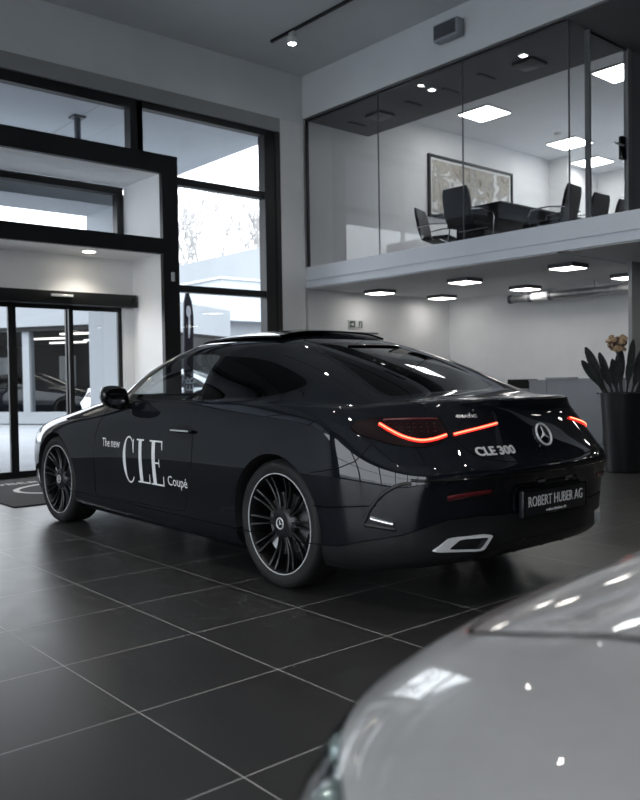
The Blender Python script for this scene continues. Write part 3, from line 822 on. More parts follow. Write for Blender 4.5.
    va = sh.mesh((16,), 'rear_valance', [M['valance'], sm], root, extra=seam(VALANCE[:9], 'uv', both, .005, False, 6))
    strip([(-.0, 3.86), (.75, 3.86), (1.94, 3.88), (2.75, 3.94), (3.1, 4.0)], .014, .004, both, bp, 'ledge_highlight', M['gloss_black'])  # gloss ribbon added to read as the highlight along the bumper edge
    for sd in both: strip([(6.0, 2.9), (5.44, 2.92), (4.6, 3.0), (3.95, 3.07)], .007, .0012, (sd,), bp, 'bumper_crease', sm)
    # ledge above the plate, diffuser, fins
    df = sh.mesh((15,), 'diffuser', M['black_plastic'], root, offset=.002)
    for x in (-.30, -.12, .12, .30):
        mb = MB(); mb.prism([(-1.07, .38), (-.90, .38), (-.86, .225), (-.96, .225)], 'x', x-.008, x+.008); mb.build('fin', M['black_plastic'], df)
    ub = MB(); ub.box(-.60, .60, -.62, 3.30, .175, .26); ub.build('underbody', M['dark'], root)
    lp = MB(); lp.box(-.270, .270, -1.125, -1.095, .430, .562, .006)
    plate = lp.build('license_plate', M['plate'], root); plate['label'] = 'black dealer plate with white lettering'
    fr = MB()
    for a, b_, c_, d_ in ((-.270, .270, .430, .437), (-.270, .270, .555, .562), (-.270, -.263, .437, .555), (.263, .270, .437, .555)): fr.box(a, b_, -1.129, -1.124, c_, d_)
    fr.build('plate_frame', M['gloss_black'], plate)
    mb = MB()
    for tx, bx_ in (('ROBERT HUBER AG', (-.232, .232, .480, .530)), ('roberthuber.ch', (-.085, .085, .447, .461))):
        vs, fs = fit_text(tx, *bx_); mb.add([(x, -1.1265, z) for x, z in vs], fs)
    thick(mb.build('plate_lettering', M['decal'], plate, recalc=False), .002)
    for x in (-.12, .12):
        pl = MB(); pl.box(x-.03, x+.03, -1.125, -1.10, .592, .604); pl.build('plate_lamp', M['chrome'], root)
    # exhaust tips
    for sd in both:
        outer = round_poly([(.705, .307), (.640, .372), (.455, .378), (.500, .302)], .16, 4)
        inner = round_poly([(.645, .318), (.598, .361), (.478, .366), (.513, .313)], .16, 4)
        yb = lambda w: -1.02+.0+ (w-.47)*.60
        n = len(outer); vs = []
        for (P_, dy) in ((outer, .06), (outer, -.015), (inner, -.017), (inner, .05)):
            vs += [(sd*p[0], yb(p[0])-.050+dy, p[1]) for p in P_]
        fs = [(r*n+i, r*n+(i+1) % n, (r+1)*n+(i+1) % n, (r+1)*n+i) for r in range(3) for i in range(n)]
        e = MB(); e.cur = 0; e.add(vs, fs[:2*n]); e.cur = 1; e.add(vs, fs[2*n:]); e.add([vs[3*n+i] for i in range(n)], [tuple(range(n))])
        e.build('exhaust_tip', [M['satin_silver'], M['dark']], root)
    # front
    hd = sh.mesh((8,), 'hood', [pa, sm], root, extra=seam(HOOD, 'uv', both, .008, True, 5))
    gr = sh.mesh((10,), 'grille', M['gloss_black'], root, offset=-.01)
    mb = MB(); cg = BV.ray_cast(Vector((0.001, 5, .48)), Vector((0, -1, 0)))[0]
    star_shape(mb, cg+Vector((0, .01, 0)), .09, (0, 1, 0), (0, 0, 1), .012); mb.build('badge', M['chrome'], gr)
    for sd in both:
        sh.mesh((14,), 'air_intake', M['black_plastic'], root, (sd,), offset=-.004)
        hl = sh.mesh((9,), 'headlight', M['head_glass'], root, (sd,), offset=.001)
        bk = sh.mesh((9,), 'lamp_housing', M['gloss_black'], hl, (sd,), offset=-.035)
        for u_, v_ in ((15.85, 5.22), (15.35, 5.32), (14.9, 5.48)):
            S_, N_ = surf(np.array([u_]), np.array([v_])); p = S_[0]-N_[0]*.028; p[0] *= sd
            pj_ = MB(); bm = bmesh.new(); bmesh.ops.create_uvsphere(bm, u_segments=16, v_segments=10, radius=.024)
            for v in bm.verts: v.co += Vector(p)
            pj_.from_bm(bm, True); pj_.build('projector', M['led'], hl)
        S_, N_ = surf(np.linspace(16.2, 14.2, 14), np.linspace(5.58, 5.8, 14))
        dr = MB(); dr.tube([Vector((sd*(p-n_*.012)[0], (p-n_*.012)[1], (p-n_*.012)[2])) for p, n_ in zip(S_, N_)], .006, 8); dr.build('running_light', M['led'], hl)
    # wheels, arch liners
    for cy, fr_ in ((AXR, False), (AXF, True)):
        for sd in both:
            make_wheel(sd, cy, fr_, root)
            a0, a1, n = math.radians(-10), math.radians(190), 40
            mb = MB(); vs = []; fs = []
            edge = []
            for i in range(n+1):
                a = a0+(a1-a0)*i/n; y, z = cy+AR*math.cos(a), AZ+AR*math.sin(a)
                hit = BV.ray_cast(Vector((2, cy+(AR+.004)*math.cos(a), AZ+(AR+.004)*math.sin(a))), Vector((-1, 0, 0)))[0]
                x = (hit.x if hit else .86)-.001
                vs += [(sd*x, y, z), (sd*(x-.03), cy+(AR-.010)*math.cos(a), AZ+(AR-.010)*math.sin(a)), (sd*.56, cy+(AR-.006)*math.cos(a), AZ+(AR-.006)*math.sin(a)), (sd*.56, cy+.08*math.cos(a), AZ+.08*math.sin(a))]
            for i in range(n):
                for q in range(3): fs.append((i*4+q, i*4+q+1, i*4+4+q+1, i*4+4+q))
            mb.add(vs, fs, True); mb.build('wheel_arch_liner', M['black_plastic'], root)
    # mirrors
    for sd in both:
        bm = bmesh.new(); bmesh.ops.create_cube(bm, size=1)
        bmesh.ops.subdivide_edges(bm, edges=bm.edges[:], cuts=5, use_grid_fill=True)
        for v in bm.verts:
            q = v.co*2
            s_ = Vector((q.x*math.sqrt(max(0, 1-q.y*q.y/2-q.z*q.z/2+q.y*q.y*q.z*q.z/3)), q.y*math.sqrt(max(0, 1-q.x*q.x/2-q.z*q.z/2+q.x*q.x*q.z*q.z/3)), q.z*math.sqrt(max(0, 1-q.x*q.x/2-q.y*q.y/2+q.x*q.x*q.y*q.y/3))))
            p = q*.25+s_*.75
            x, y, z = p.x*.098, p.y*.085, p.z*.080
            y = y*(1.15 if y > 0 else .55); z *= 1-.12*p.x*1.0; y -= .03*abs(p.x)
            v.co = Vector((sd*(.935+x), 1.74+y, 1.005+z+.016*p.x))
        mb = MB(); mb.from_bm(bm, True)
        mb.tube([(sd*.800, 1.73, .950), (sd*.845, 1.74, .960), (sd*.885, 1.74, .975)], [.030, .024, .026], 10)
        mr = mb.build('side_mirror', M['gloss_black'], root, angle=70)
        g_ = MB(); n = 24
        g_.add([(sd*(.938+.072*math.copysign(abs(math.cos(2*PI*i/n))**.7, math.cos(2*PI*i/n))), 1.684, 1.008+.055*math.copysign(abs(math.sin(2*PI*i/n))**.7, math.sin(2*PI*i/n))) for i in range(n)], [tuple(range(n))])
        thick(g_.build('mirror_glass', M['mirror'], mr), .004)
    # glass roof panel, tilted up at its rear edge
    mb = MB(); nu_, nv_ = 17, 25; top = []; bot = []
    ug = np.linspace(-.44, .44, nu_); yg = np.linspace(.50, 1.36, nv_)
    for y in yg:
        f = 1-(y-.50)/.86
        for w in ug:
            h = BV.ray_cast(Vector((abs(w)+1e-4, y, 3)), Vector((0, 0, -1)))[0]
            z = h.z+.004+.022*max(0, f)**.8
            top.append((w, y, z+.006)); bot.append((w, y, z-.006))
    k = nu_*nv_; fs = []
    for j in range(nv_-1):
        for i in range(nu_-1):
            a = j*nu_+i; fs.append((a, a+1, a+nu_+1, a+nu_)); fs.append((k+a, k+a+nu_, k+a+nu_+1, k+a+1))
    per = [i for i in range(nu_)]+[j*nu_+nu_-1 for j in range(1, nv_)]+[(nv_-1)*nu_+i for i in range(nu_-2, -1, -1)]+[j*nu_ for j in range(nv_-2, 0, -1)]
    for i in range(len(per)): a, b_ = per[i], per[(i+1) % len(per)]; fs.append((a, k+a, k+b_, b_))
    mb.add(top+bot, fs, True); mb.build('sunroof', M['gloss_black'], root, angle=35)
    # cabin
    for x in (-.37, .37):
        s = MB(); s.box(x-.25, x+.25, .95, 1.50, .36, .56, .06)
        s.add(*slab_((x-.24, .82, .52), (x+.24, .70, 1.10), .13, .10))
        st = s.build('seat', M['leather'], root)
        hr = MB(); hr.box(x-.13, x+.13, .62, .72, 1.11, 1.245, .04); hr.build('headrest', M['leather'], st)
    rs = MB(); rs.box(-.58, .58, .10, .55, .40, .58, .06); rs.add(*slab_((-.58, .14, .55), (.58, -.10, .98), .12, .08)); rs.build('rear_bench', M['leather'], root)
    ds = MB(); ds.box(-.72, .72, 1.70, 2.15, .62, .93, .07); ds.build('dashboard', M['leather'], root)
    sw = MB(); R_ = .185; cc = Vector((-.37, 1.52, .86))
    sw.tube([cc+Vector((R_*math.cos(2*PI*i/32), -R_*.35*math.sin(2*PI*i/32), R_*.94*math.sin(2*PI*i/32))) for i in range(32)], .016, 10, closed=True)
    for a in (PI*.0, PI, PI*1.5): sw.tube([cc, cc+Vector((R_*math.cos(a), -R_*.35*math.sin(a), R_*.94*math.sin(a)))], .014, 8)
    sw.tube([cc, cc+Vector((0, .22, -.06))], .03, 10); sw.build('steering_wheel', M['leather'], root)
    cm = MB(); cm.box(-.10, .10, 1.48, 1.60, 1.245, 1.29, .02); cm.build('rear_view_mirror', M['gloss_black'], root)
    return root
def slab_(a, b, d, bev):
    """leaning cushion from the bottom edge a to the top edge b (x range a.x..b.x)"""
    n = 8; vs = []; fs = []
    for i in range(n+1):
        t = i/n; y = a[1]+(b[1]-a[1])*t; z = a[2]+(b[2]-a[2])*t
        k = d/2*(1-.5*abs(2*t-1)**4); xi = .03*abs(2*t-1)**4
        vs += [(a[0]+xi, y-k, z), (b[0]-xi, y-k, z), (b[0]-xi, y+k, z), (a[0]+xi, y+k, z)]
    for i in range(n):
        for q in range(4): fs.append((i*4+q, i*4+(q+1) % 4, i*4+4+(q+1) % 4, i*4+4+q))
    fs += [(0, 1, 2, 3), (n*4+3, n*4+2, n*4+1, n*4)]
    return vs, fs

coupe = make_coupe('dark graphite two-door coupe with white door lettering and glowing red tail lights')
coupe.location = (3.51, 3.43, 0)
# ------------------------------------------------------------------ other cars: copies with their own paint
SKIP = ('door_lettering', 'license_plate', 'plate_frame', 'plate_lettering', 'lid_lettering', 'sunroof')
def copy_car(src, paint, label, group=None, keep=None, parent=None, glow=True):
    def rec(o, par, depth):
        k = o.name.split('.')[0]
        if k in SKIP or (keep and depth and k not in keep): return None
        c = o.copy(); COL.objects.link(c); c.parent = par
        if o.type == 'MESH':
            for i, sl in enumerate(c.material_slots):
                if sl.material == M['paint']: sl.link = 'OBJECT'; sl.material = paint
                elif not glow and sl.material == M['strip_red']: sl.link = 'OBJECT'; sl.material = M['reflector']
        for ch in children(o): rec(ch, c, depth+1)
        return c
    r = rec(src, None, 0); r['label'] = label
    if group: r['group'] = group
    return r
car2 = copy_car(coupe, M['silver_paint'], 'silver grey car whose bonnet and headlamp fill the lower right corner', glow=False)
car2.location = (CAR2[0], CAR2[1], CAR2[2]); car2.rotation_euler = (0, 0, CAR2[3])

# ------------------------------------------------------------------ room shell
YW = 9.8; XM = 8.165; ZC = 5.76; XB = 11.55; XL = -7.5; YB = -7.5; XO = 16.8
def bx(name, mat, *boxes):
    mb = MB()
    for b in boxes: mb.box(*b)
    return struct(name, mb, mat)
fl = MB(); fl.add([(XL, YB, 0), (XO, YB, 0), (XO, YW, 0), (XL, YW, 0)], [(0, 1, 2, 3)]); struct('floor', fl, M['floor'])
bx('ceiling', M['ceiling'], (XL, XM+.1, YB, YW+.3, ZC, ZC+.2))
# front wall: strip over the glazing, pier by the balcony, wall under and above the gallery
bx('wall_front', M['wall_hi'], (XL, XM, YW, YW+.3, 5.03, ZC))
bx('wall_pier', M['wall'], (7.685, XM+.02, YW, YW+.3, 0, 5.03))
bx('wall_lower', M['wall'], (XM, XO, YW, YW+.3, 0, 2.52))
bx('wall_upper', M['wall'], (XM, XO, YW, YW+.3, 2.84, 5.6))
bx('trim_1', M['frame_strip'], (XL, 7.685, YW-.02, YW+.2, 4.83, 5.03))  # darker grey strip above the window frame
bx('wall_gallery', M['wall_hi'], (XM-.02, XM+.12, YB, YW, 5.12, ZC))
bx('wall_right', M['wall'], (XB, XB+.15, 5.35, YW, 0, 2.52))
bx('wall_partition', M['grey_wall'], (9.60, 14, 5.20, 5.25, 0, 5.6))
bx('wall_left', M['wall_hi'], (XL-.2, XL, YB, YW+.3, 0, .06), (XL-.2, XL, YB, YW+.3, 4.9, ZC), (XL-.2, XL, YB, -5.6, .06, 4.9), (XL-.2, XL, 8.9, YW+.3, .06, 4.9))
bx('wall_back', M['back_wall'], (XL-.2, XO, YB-.2, YB, 0, ZC))
bx('wall_side', M['back_wall'], (14, 14.2, YB, 5.35, 0, 5.6))
# window along the left wall
wl = MB()
for y in (-5.6, -3.2, -.8, 1.6, 4.0, 6.4, 8.84): wl.box(XL-.12, XL-.02, y, y+.12, .06, 4.9)
for z in (.06, 2.5, 4.82): wl.box(XL-.12, XL-.02, -5.6, 8.92, z, z+.08)
o = struct('window_3', wl, M['frame'])
g = MB(); g.box(XL-.075, XL-.065, -5.55, 8.88, .1, 4.85); gl = g.build('pane', M['glass'], o)
# gallery slab, soffits
bx('floor', M['fascia'], (XM, XO, YB, YW, 2.515, 2.60), (XM+.025, XO, YB, YW, 2.60, 2.63), (XM, XO, YB, YW, 2.63, 2.835))
bx('ceiling', M['wall'], (XM+.05, XB, 5.35, YW, 2.505, 2.515), (XM+.05, 14, YB, 5.20, 2.505, 2.515))
bx('ceiling', M['soffit'], (XM, 9.55, YB, YW, 5.10, 5.14), (9.5, 9.55, 5.35, YW, 5.14, 5.55), (9.55, 14, YB, 5.20, 5.10, 5.14))
bx('ceiling', M['wall'], (9.55, XO, 5.35, YW, 5.55, 5.60))
bx('wall_office', M['wall'], (14.75, 14.87, 9.36, YW, 2.84, 5.55), (XO-.15, XO, 5.35, 7.95, 2.84, 5.55), (XO-.15, XO, 8.9, YW, 2.84, 5.55), (XO-.15, XO, 7.95, 8.9, 2.84, 3.7), (XO-.15, XO, 7.95, 8.9, 4.95, 5.55))
wo = MB()
for a in ((7.95, 8.0, 3.7, 4.95), (8.85, 8.9, 3.7, 4.95), (8.0, 8.85, 3.7, 3.75), (8.0, 8.85, 4.9, 4.95)): wo.box(XO-.12, XO-.03, *a)
o = struct('window_4', wo, M['frame']); g = MB(); g.box(XO-.08, XO-.07, 8, 8.85, 3.75, 4.9); g.build('pane', M['glass'], o)
# gallery glazing: panes, seams, corner and the return with a glass door
def pane(name, b, label, cat='glass panel', group=None):
    mb = MB(); mb.box(*b); o = mb.build(name, M['office_glass']); tag(o, label, cat, group); return o
GY = [YW-.01, 8.225, 6.712, 5.19]
GL = ['glass gallery panel nearest the white pier, above the balcony edge', 'middle glass gallery panel before the large framed picture', 'glass gallery panel before the black table, ending at the corner']
for i in range(3):
    o = pane('glass_panel', (XM+.045, XM+.057, GY[i+1]+.006, GY[i]-.006, 2.835, 5.10), GL[i])
    s = MB(); s.box(XM+.042, XM+.060, GY[i+1]-.005, GY[i+1]+.005, 2.836, 5.099); s.build('joint', M['frame_grey'], o)
bx('trim_2', M['frame'], (XM+.03, XM+.075, 5.19, YW, 5.075, 5.115), (XM+.03, XM+.075, YW-.03, YW, 2.836, 5.10))
o = pane('glass_panel', (XM+.06, 8.635, 5.194, 5.206, 2.835, 5.10), 'narrow glass panel between the gallery corner and the grey door post')
o = pane('glass_door', (8.68, 9.52, 5.225, 5.237, 2.86, 5.07), 'clear glass door beside the dark upper wall, with black hinge', 'door')
h = MB(); h.box(9.40, 9.50, 5.205, 5.256, 3.74, 4.02, .006); h.build('hinge', M['gloss_black'], o)
h = MB(); h.tube([(9.22, 5.20, 3.90), (9.42, 5.20, 3.90)], .012, 8); h.build('door_handle', M['satin_silver'], o)
bx('trim_3', M['post_grey'], (8.637, 8.675, 5.19, 5.25, 2.836, 5.10), (9.52, 9.60, 5.19, 5.25, 2.836, 5.10))
bx('trim_4', M['frame'], (8.685, 9.52, 5.21, 5.25, 5.07, 5.10))

# ------------------------------------------------------------------ curtain wall and entrance portal
PX0, PX1 = 1.70, 5.31; PXi0, PXi1 = 1.92, 5.09; PYF = 8.81; YD = 9.6
def frame_boxes(mb, x0, x1, z0, z1, w=.08, d=(YW+.02, YW+.14), trans=()):
    mb.box(x0, x0+w, d[0], d[1], z0, z1); mb.box(x1-w, x1, d[0], d[1], z0, z1)
    mb.box(x0+w, x1-w, d[0], d[1], z0, z0+w); mb.box(x0+w, x1-w, d[0], d[1], z1-w, z1)
    for a, b in trans: mb.box(x0+w, x1-w, d[0], d[1], a, b)
def window(name, x0, x1, z0, z1, cols, trans, w=.08):
    """one glazed bay: frame object with a pane child for each opening row"""
    mb = MB(); frame_boxes(mb, x0, x1, z0, z1, w, trans=trans)
    for a, b in cols: mb.box(a, b, YW, YW+.16, z0+w, z1-w)
    o = struct(name, mb, M['frame'])
    g = MB(); g.box(x0+w/2, x1-w/2, YW+.075, YW+.085, z0+w/2, z1-w/2); g.build('pane', M['glass'], o)
    return o
window('window_1', 5.31, 7.685, 0, 4.83, [(7.40, 7.60)], [(2.335, 2.43), (3.80, 3.905)], .09)
window('window_2', PX0, 5.40, 3.80, 4.83, [(5.205, 5.31), (3.4, 3.5)], [], .13)
window('window_5', XL, PX0, 3.80, 4.83, [(-.7, -.6), (-3.0, -2.9), (-5.3, -5.2)], [], .09)  # unseen high window strip, sized for the streak reflected along the coupe's side
bx('wall_left', M['wall_hi'], (XL, PX0, YW, YW+.3, 0, 3.80))  # unseen wall, put in to keep the coupe's side reflections dark
window('window_6', PXi0, PXi1, 2.86, 3.64, [(3.08, 3.16)], [], .09)
post = MB(); post.box(7.60, 7.69, YW-.01, YW+.16, 0, 4.83); struct('trim_5', post, M['frame'])
# portal: black face frame with white lining
pf = MB()
pf.box(PXi1, PX1, PYF, PYF+.07, 0, 3.86); pf.box(PX0, PXi0, PYF, PYF+.07, 0, 3.86)
pf.box(PXi0, PXi1, PYF, PYF+.07, 3.635, 3.86); pf.box(PXi0, PXi1, PYF, PYF+.07, 2.655, 2.842)
pf.box(PX1-.03, PX1, PYF+.07, YW, 0, 3.86); pf.box(PX0, PX0+.03, PYF+.07, YW, 0, 3.86); pf.box(PX0+.03, PX1-.03, PYF+.07, YW, 3.83, 3.86)
struct('trim_6', pf, M['frame'])
pl_ = MB()
pl_.box(PXi1, PX1-.03, PYF+.07, YW, 0, 3.83); pl_.box(PX0+.03, PXi0, PYF+.07, YW, 0, 3.83)
pl_.box(PXi0, PXi1, PYF+.07, YW, 3.64, 3.83); pl_.box(PXi0, PXi1, PYF+.07, YW, 2.665, 2.835)
pl_.box(PXi0, PXi1, YD, YW, 2.19, 2.665); pl_.box(PXi0, 2.06, YD, YW, 0, 2.19); pl_.box(4.95, PXi1, YD, YW, 0, 2.19)
struct('wall_entrance', pl_, M['portal_white'])
# sliding doors
dh = MB(); dh.box(1.95, 5.06, YD-.16, YD+.04, 2.05, 2.205, .008); hd_ = struct('door_1', dh, M['frame'])
s = MB(); s.box(3.93, 4.20, YD-.185, YD-.155, 2.135, 2.165, .004); s.build('motion_sensor', M['satin_silver'], hd_)
s = MB(); s.box(4.99, 5.02, YD-.175, YD-.158, 2.08, 2.16, .004); s.build('end_cap', M['gloss_black'], hd_)
def leaf(name, x0, x1, y, w, side):
    mb = MB(); mb.box(x0, x0+w, y-.02, y+.02, .0, 2.06); mb.box(x1-w, x1, y-.02, y+.02, .0, 2.06)
    mb.box(x0+w, x1-w, y-.02, y+.02, .0, .075); mb.box(x0+w, x1-w, y-.02, y+.02, 2.0, 2.06)
    o = struct(name, mb, M['frame']); g = MB(); g.box(x0+w, x1-w, y-.006, y+.006, .075, 2.0); g.build('pane', M['glass'], o)
leaf('door_2', 3.505, 4.262, YD+.0, .055, 1); leaf('door_3', 2.75, 3.503, YD+.0, .035, 1)
leaf('door_4', 4.20, 4.95, YD+.075, .055, 1); leaf('door_5', 2.06, 2.80, YD+.075, .055, 1)
m = MB(); m.box(5.19, 5.235, PYF-.02, PYF, 2.33, 2.44, .005); sw_ = m.build('wall_sensor', M['sign']); tag(sw_, 'small pale sensor box on the black portal frame', 'sensor')
# recessed lamp in the portal ceiling
def round_lamp(name, x, y, z, r, glow, label, group=None):
    t = empty(name, (x, y, z)); tag(t, label, 'lamp', group)
    a = MB(); a.lathe([(r, 0), (r*1.15, -.004), (r*1.18, .0)], 'z', n=28); a.build('trim_ring', M['sign'], t)
    b = MB(); b.lathe([(.0005, -.0025), (r, -.0025)], 'z', n=28); b.build('lens', glow, t); return t
round_lamp('recessed_lamp', 4.32, 9.22, 2.664, .075, M['warm_glow'], 'small round recessed lamp in the white entrance ceiling')
round_lamp('recessed_lamp', 2.70, 9.22, 2.664, .075, M['warm_glow'], 'round recessed lamp over the left entrance half, outside the picture')

# entrance mat
t = MB(); t.box(2.65, 5.05, 7.28, 9.40, .0, .012); mat_o = t.build('door_mat', M['mat']); tag(mat_o, 'black entrance mat with white ring logo before the sliding doors', 'mat')
r_ = MB(); cx, cy, R0, R1 = 3.82, 8.26, .74, .80
vs = []; n = 72
for i in range(n):
    a = 2*PI*i/n; vs += [(cx+R0*math.cos(a), cy+R0*.62*math.sin(a), .0128), (cx+R1*math.cos(a), cy+R1*.66*math.sin(a), .0128)]
r_.add(vs, [(2*i, 2*i+1, (2*i+3) % (2*n), (2*i+2) % (2*n)) for i in range(n)])
for k in range(3):
    a = PI/2+2*PI*k/3; d = Vector((math.cos(a)*R0, math.sin(a)*R0*.63, 0)); s_ = Vector((-math.sin(a), math.cos(a), 0))*.07
    c = Vector((cx, cy, .0128)); r_.add([c+d, c+s_, c-s_], [(0, 1, 2)])
r_.build('ring_logo', M['mat_white'], mat_o, recalc=False)
vs, fs = fit_text('ROBERT HUBER AG', 2.85, 4.85, 8.87, 9.03); mb = MB(); mb.add([(x, y, .0128) for x, y in vs], fs); mb.build('mat_lettering', M['mat_white'], mat_o, recalc=False)

# ------------------------------------------------------------------ ceiling track, spots, loudspeaker
def track(x, y0, y1, spots, tl, sl):
    t = MB(); t.box(x-.018, x+.018, y0, y1, ZC-.035, ZC-.0005); o = t.build('lighting_track', M['frame']); tag(o, tl, 'track', None if 'gallery glass' in tl else 'lighting tracks on the showroom ceiling')
    for i, y in enumerate(spots):
        s = empty('track_spot', (x, y, ZC-.035)); tag(s, sl[i] if isinstance(sl, list) else sl, 'spotlight', None if isinstance(sl, list) else 'track spots over the showroom')
        b = MB(); b.box(-.02, .02, -.05, .05, -.03, 0); b.tube([(0, 0, -.02), (0, 0, -.07)], .01, 8); b.build('adapter', M['sign'], s)
        h = MB(); h.lathe([(.0005, -.06), (.05, -.06), (.06, -.075), (.062, -.16), (.052, -.16), (.050, -.152)], 'z', n=24); h.build('lamp_head', M['sign'], s)
        g = MB(); g.lathe([(.0005, -.153), (.051, -.153)], 'z', n=20); g.build('lens', M['spot_glow'], s)
track(6.95, 1.0, 9.0, [8.55], 'thin dark lighting track above the gallery glass front', ['lit white spotlight hanging from the thin ceiling track'])
for x, sp in ((6.95, [4.2, 1.6]),): track(x, .9, .95, sp, 'short track piece outside the picture, above the cars', 'white ceiling spotlight outside the picture, seen only as a glint in the car paint')
for x in (-3.2, .4, 3.7): track(x, -6, 8.0, [-4.5, -2.4, -.3, 1.8, 3.9, 6.0], 'lighting track outside the picture, over the near half of the showroom', 'white ceiling spotlight outside the picture, seen only as a glint in the car paint')
s = empty('loudspeaker', (XM-.02, 6.79, 5.45)); tag(s, 'small grey loudspeaker box on the wall above the gallery glass', 'speaker')
b = MB(); b.box(-.17, -.03, -.20, .20, -.11, .11, .025); b.build('cabinet_body', M['cabinet'], s)
b = MB(); b.box(-.176, -.168, -.175, .175, -.085, .085, .003); b.build('grille', M['frame_grey'], s)
b = MB(); b.box(-.03, .0, -.05, .05, -.05, .05); b.build('bracket', M['frame'], s)

# ------------------------------------------------------------------ under the gallery
def square_lamp(name, x, y, z, w, h, glow, frame, label, group):
    t = empty(name, (x, y, z)); tag(t, label, 'ceiling lamp', group)
    a = MB(); a.box(-w/2, w/2, -w/2, w/2, -h, 0)
    a.build('housing', frame, t)
    b = MB(); b.box(-w/2+.015, w/2-.015, -w/2+.015, w/2-.015, -h-.004, -h+.002); b.build('diffuser', glow, t); return t
UL = {(9.28, 9.30): 'square downlight nearest the green exit sign', (10.80, 9.32): 'square downlight in the corner where the two white walls meet',
      (9.26, 7.56): 'square downlight in the middle of the row along the balcony edge', (10.82, 7.63): 'square downlight at the start of the zinc duct',
      (9.16, 5.82): 'square downlight nearest the balcony edge, above the tall plant', (10.80, 5.90): 'square downlight cut off by the grey wall, by the duct'}
for (x, y), lb in UL.items(): square_lamp('square_downlight', x, y, 2.505, .36, .055, M['lamp_under'], M['frame_grey'], lb.replace('green ', ''), None)
for x in (9.18, 10.80):  # unseen lamps added along the same grid to light the grey partition
    for y in (4.05, 2.3, .55, -1.2): square_lamp('square_downlight', x, y, 2.505, .36, .055, M['lamp_under'], M['frame_grey'], 'unseen square downlight added under the gallery to light the partition', 'added unseen downlights')
d = empty('air_duct', (11.1, 7.0, 2.35)); tag(d, 'zinc ventilation duct running along the ceiling above the cabinets', 'duct')
prof = []
mb = MB(); pts = []; rr = []
for i in range(140):
    y = 8.14-i*.02; pts.append((0, y-7.0, 0)); rr.append(.064+.003*(i % 3 == 0))
mb.tube(pts, rr, 20); mb.build('spiral_pipe', M['duct'], d, angle=60)
for y in (8.10, 7.72, 7.36): mb = MB(); mb.tube([(0, y-7.03, 0), (0, y-6.97, 0)], .072, 20); mb.build('collar', M['frame_grey'], d)
mb = MB(); mb.tube([(0, 7.70-7, 0), (0, 7.38-7, 0)], .0705, 20); mb.build('pale_sleeve', M['sign'], d)
for y in (7.9, 6.6, 5.7): mb = MB(); mb.tube([(0, y-7, .06), (0, y-7, .155)], .006, 6); mb.build('hanger', M['frame_grey'], d)
# exit sign
e = empty('exit_sign', (9.195, YW-.012, 1.985)); tag(e, 'small pale exit sign on the white wall above the car roof', 'sign')
b = MB(); b.box(-.16, .16, -.012, .012, -.07, .07, .004); b.build('sign_board', M['sign'], e)
k = MB()
k.box(-.145, -.015, -.0135, -.0125, -.055, .055); k.box(.06, .145, -.0135, -.0125, -.055, .055); k.box(.0, .05, -.0135, -.0125, -.055, -.04)
k.build('sign_field', M['sign_ink'], e)
k = MB(); k.prism([(-.125, -.008), (-.08, -.008), (-.08, -.03), (-.035, 0), (-.08, .03), (-.08, .008), (-.125, .008)], 'y', -.0142, -.0137)
k.lathe([(.0005, -.0142), (.010, -.0142), (.010, -.0137)], 'y', (.11, 0, .035), 12)
for q in ([(.085, .01), (.118, .022), (.12, .012), (.09, -.0)], [(.105, .015), (.115, .015), (.105, -.02), (.09, -.02)], [(.09, -.015), (.105, -.015), (.12, -.035), (.112, -.045)], [(.09, -.015), (.1, -.02), (.075, -.045), (.068, -.038)]): k.prism(q, 'y', -.0142, -.0137)
k.build('pictogram', M['sign'], e)
# low door with lintel in the front wall
dd = MB(); dd.box(8.71, 9.65, YW-.05, YW-.0, 0, 1.85); o = struct('door_6', dd, M['fascia'])
h = MB(); h.box(8.69, 9.67, YW-.06, YW, 1.83, 1.86); h.build('lintel', M['frame_grey'], o)
# cabinets
def cabinet(name, y0, y1, h, label, doors):
    t = empty(name, (11.2, (y0+y1)/2, 0)); tag(t, label, 'cabinet'); w = (y1-y0)/2
    b = MB(); b.box(-.30, .33, -w, w, .06, h-.02); b.box(-.27, .33, -w+.01, w-.01, 0, .06); b.build('carcass', M['cabinet'], t)
    b = MB(); b.box(-.335, .34, -w-.004, w+.004, h-.02, h); b.build('worktop', M['cabinet'], t)
    n = doors
    for i in range(n):
        a, c = -w+2*w*i/n+.004, -w+2*w*(i+1)/n-.004
        b = MB(); b.box(-.32, -.301, a, c, .075, h-.028, .002); dr_ = b.build('door', M['cabinet'], t)
        q = MB(); q.lathe([(.0005, -.345), (.013, -.345), (.013, -.322)], 'x', (0, a+.06, h-.22), 14); q.build('knob', M['frame'], dr_)
    return t
cabinet('low_cabinet', 6.36, 7.296, 1.05, 'wide grey low cabinet with black knob, left of the plant', 1)
cabinet('low_cabinet', 7.304, 7.62, 1.035, 'narrow grey low cabinet between the wide cabinet and dark monitor', 1)
cabinet('low_cabinet', 7.628, 9.3, .90, 'lower grey cabinet run behind the coupe roof, under the dark monitor', 2)
mo = empty('monitor', (11.1, 7.90, .90)); tag(mo, 'black flat monitor seen from behind on the lower cabinet', 'monitor')
b = MB(); b.box(-.02, .02, -.28, .28, .06, .148, .008); b.box(-.025, -.015, -.28, .28, .0, .1); b.build('screen', M['gloss_black'], mo)
b = MB(); b.box(-.08, .08, -.12, .12, 0, .012); b.build('stand', M['gloss_black'], mo)
tr = MB(); tr.box(10.92, 11.2, 6.95, 7.36, 1.05, 1.072, .006); o = tr.build('document_tray', M['cabinet']); tag(o, 'flat grey tray lying on the wide low cabinet', 'tray')

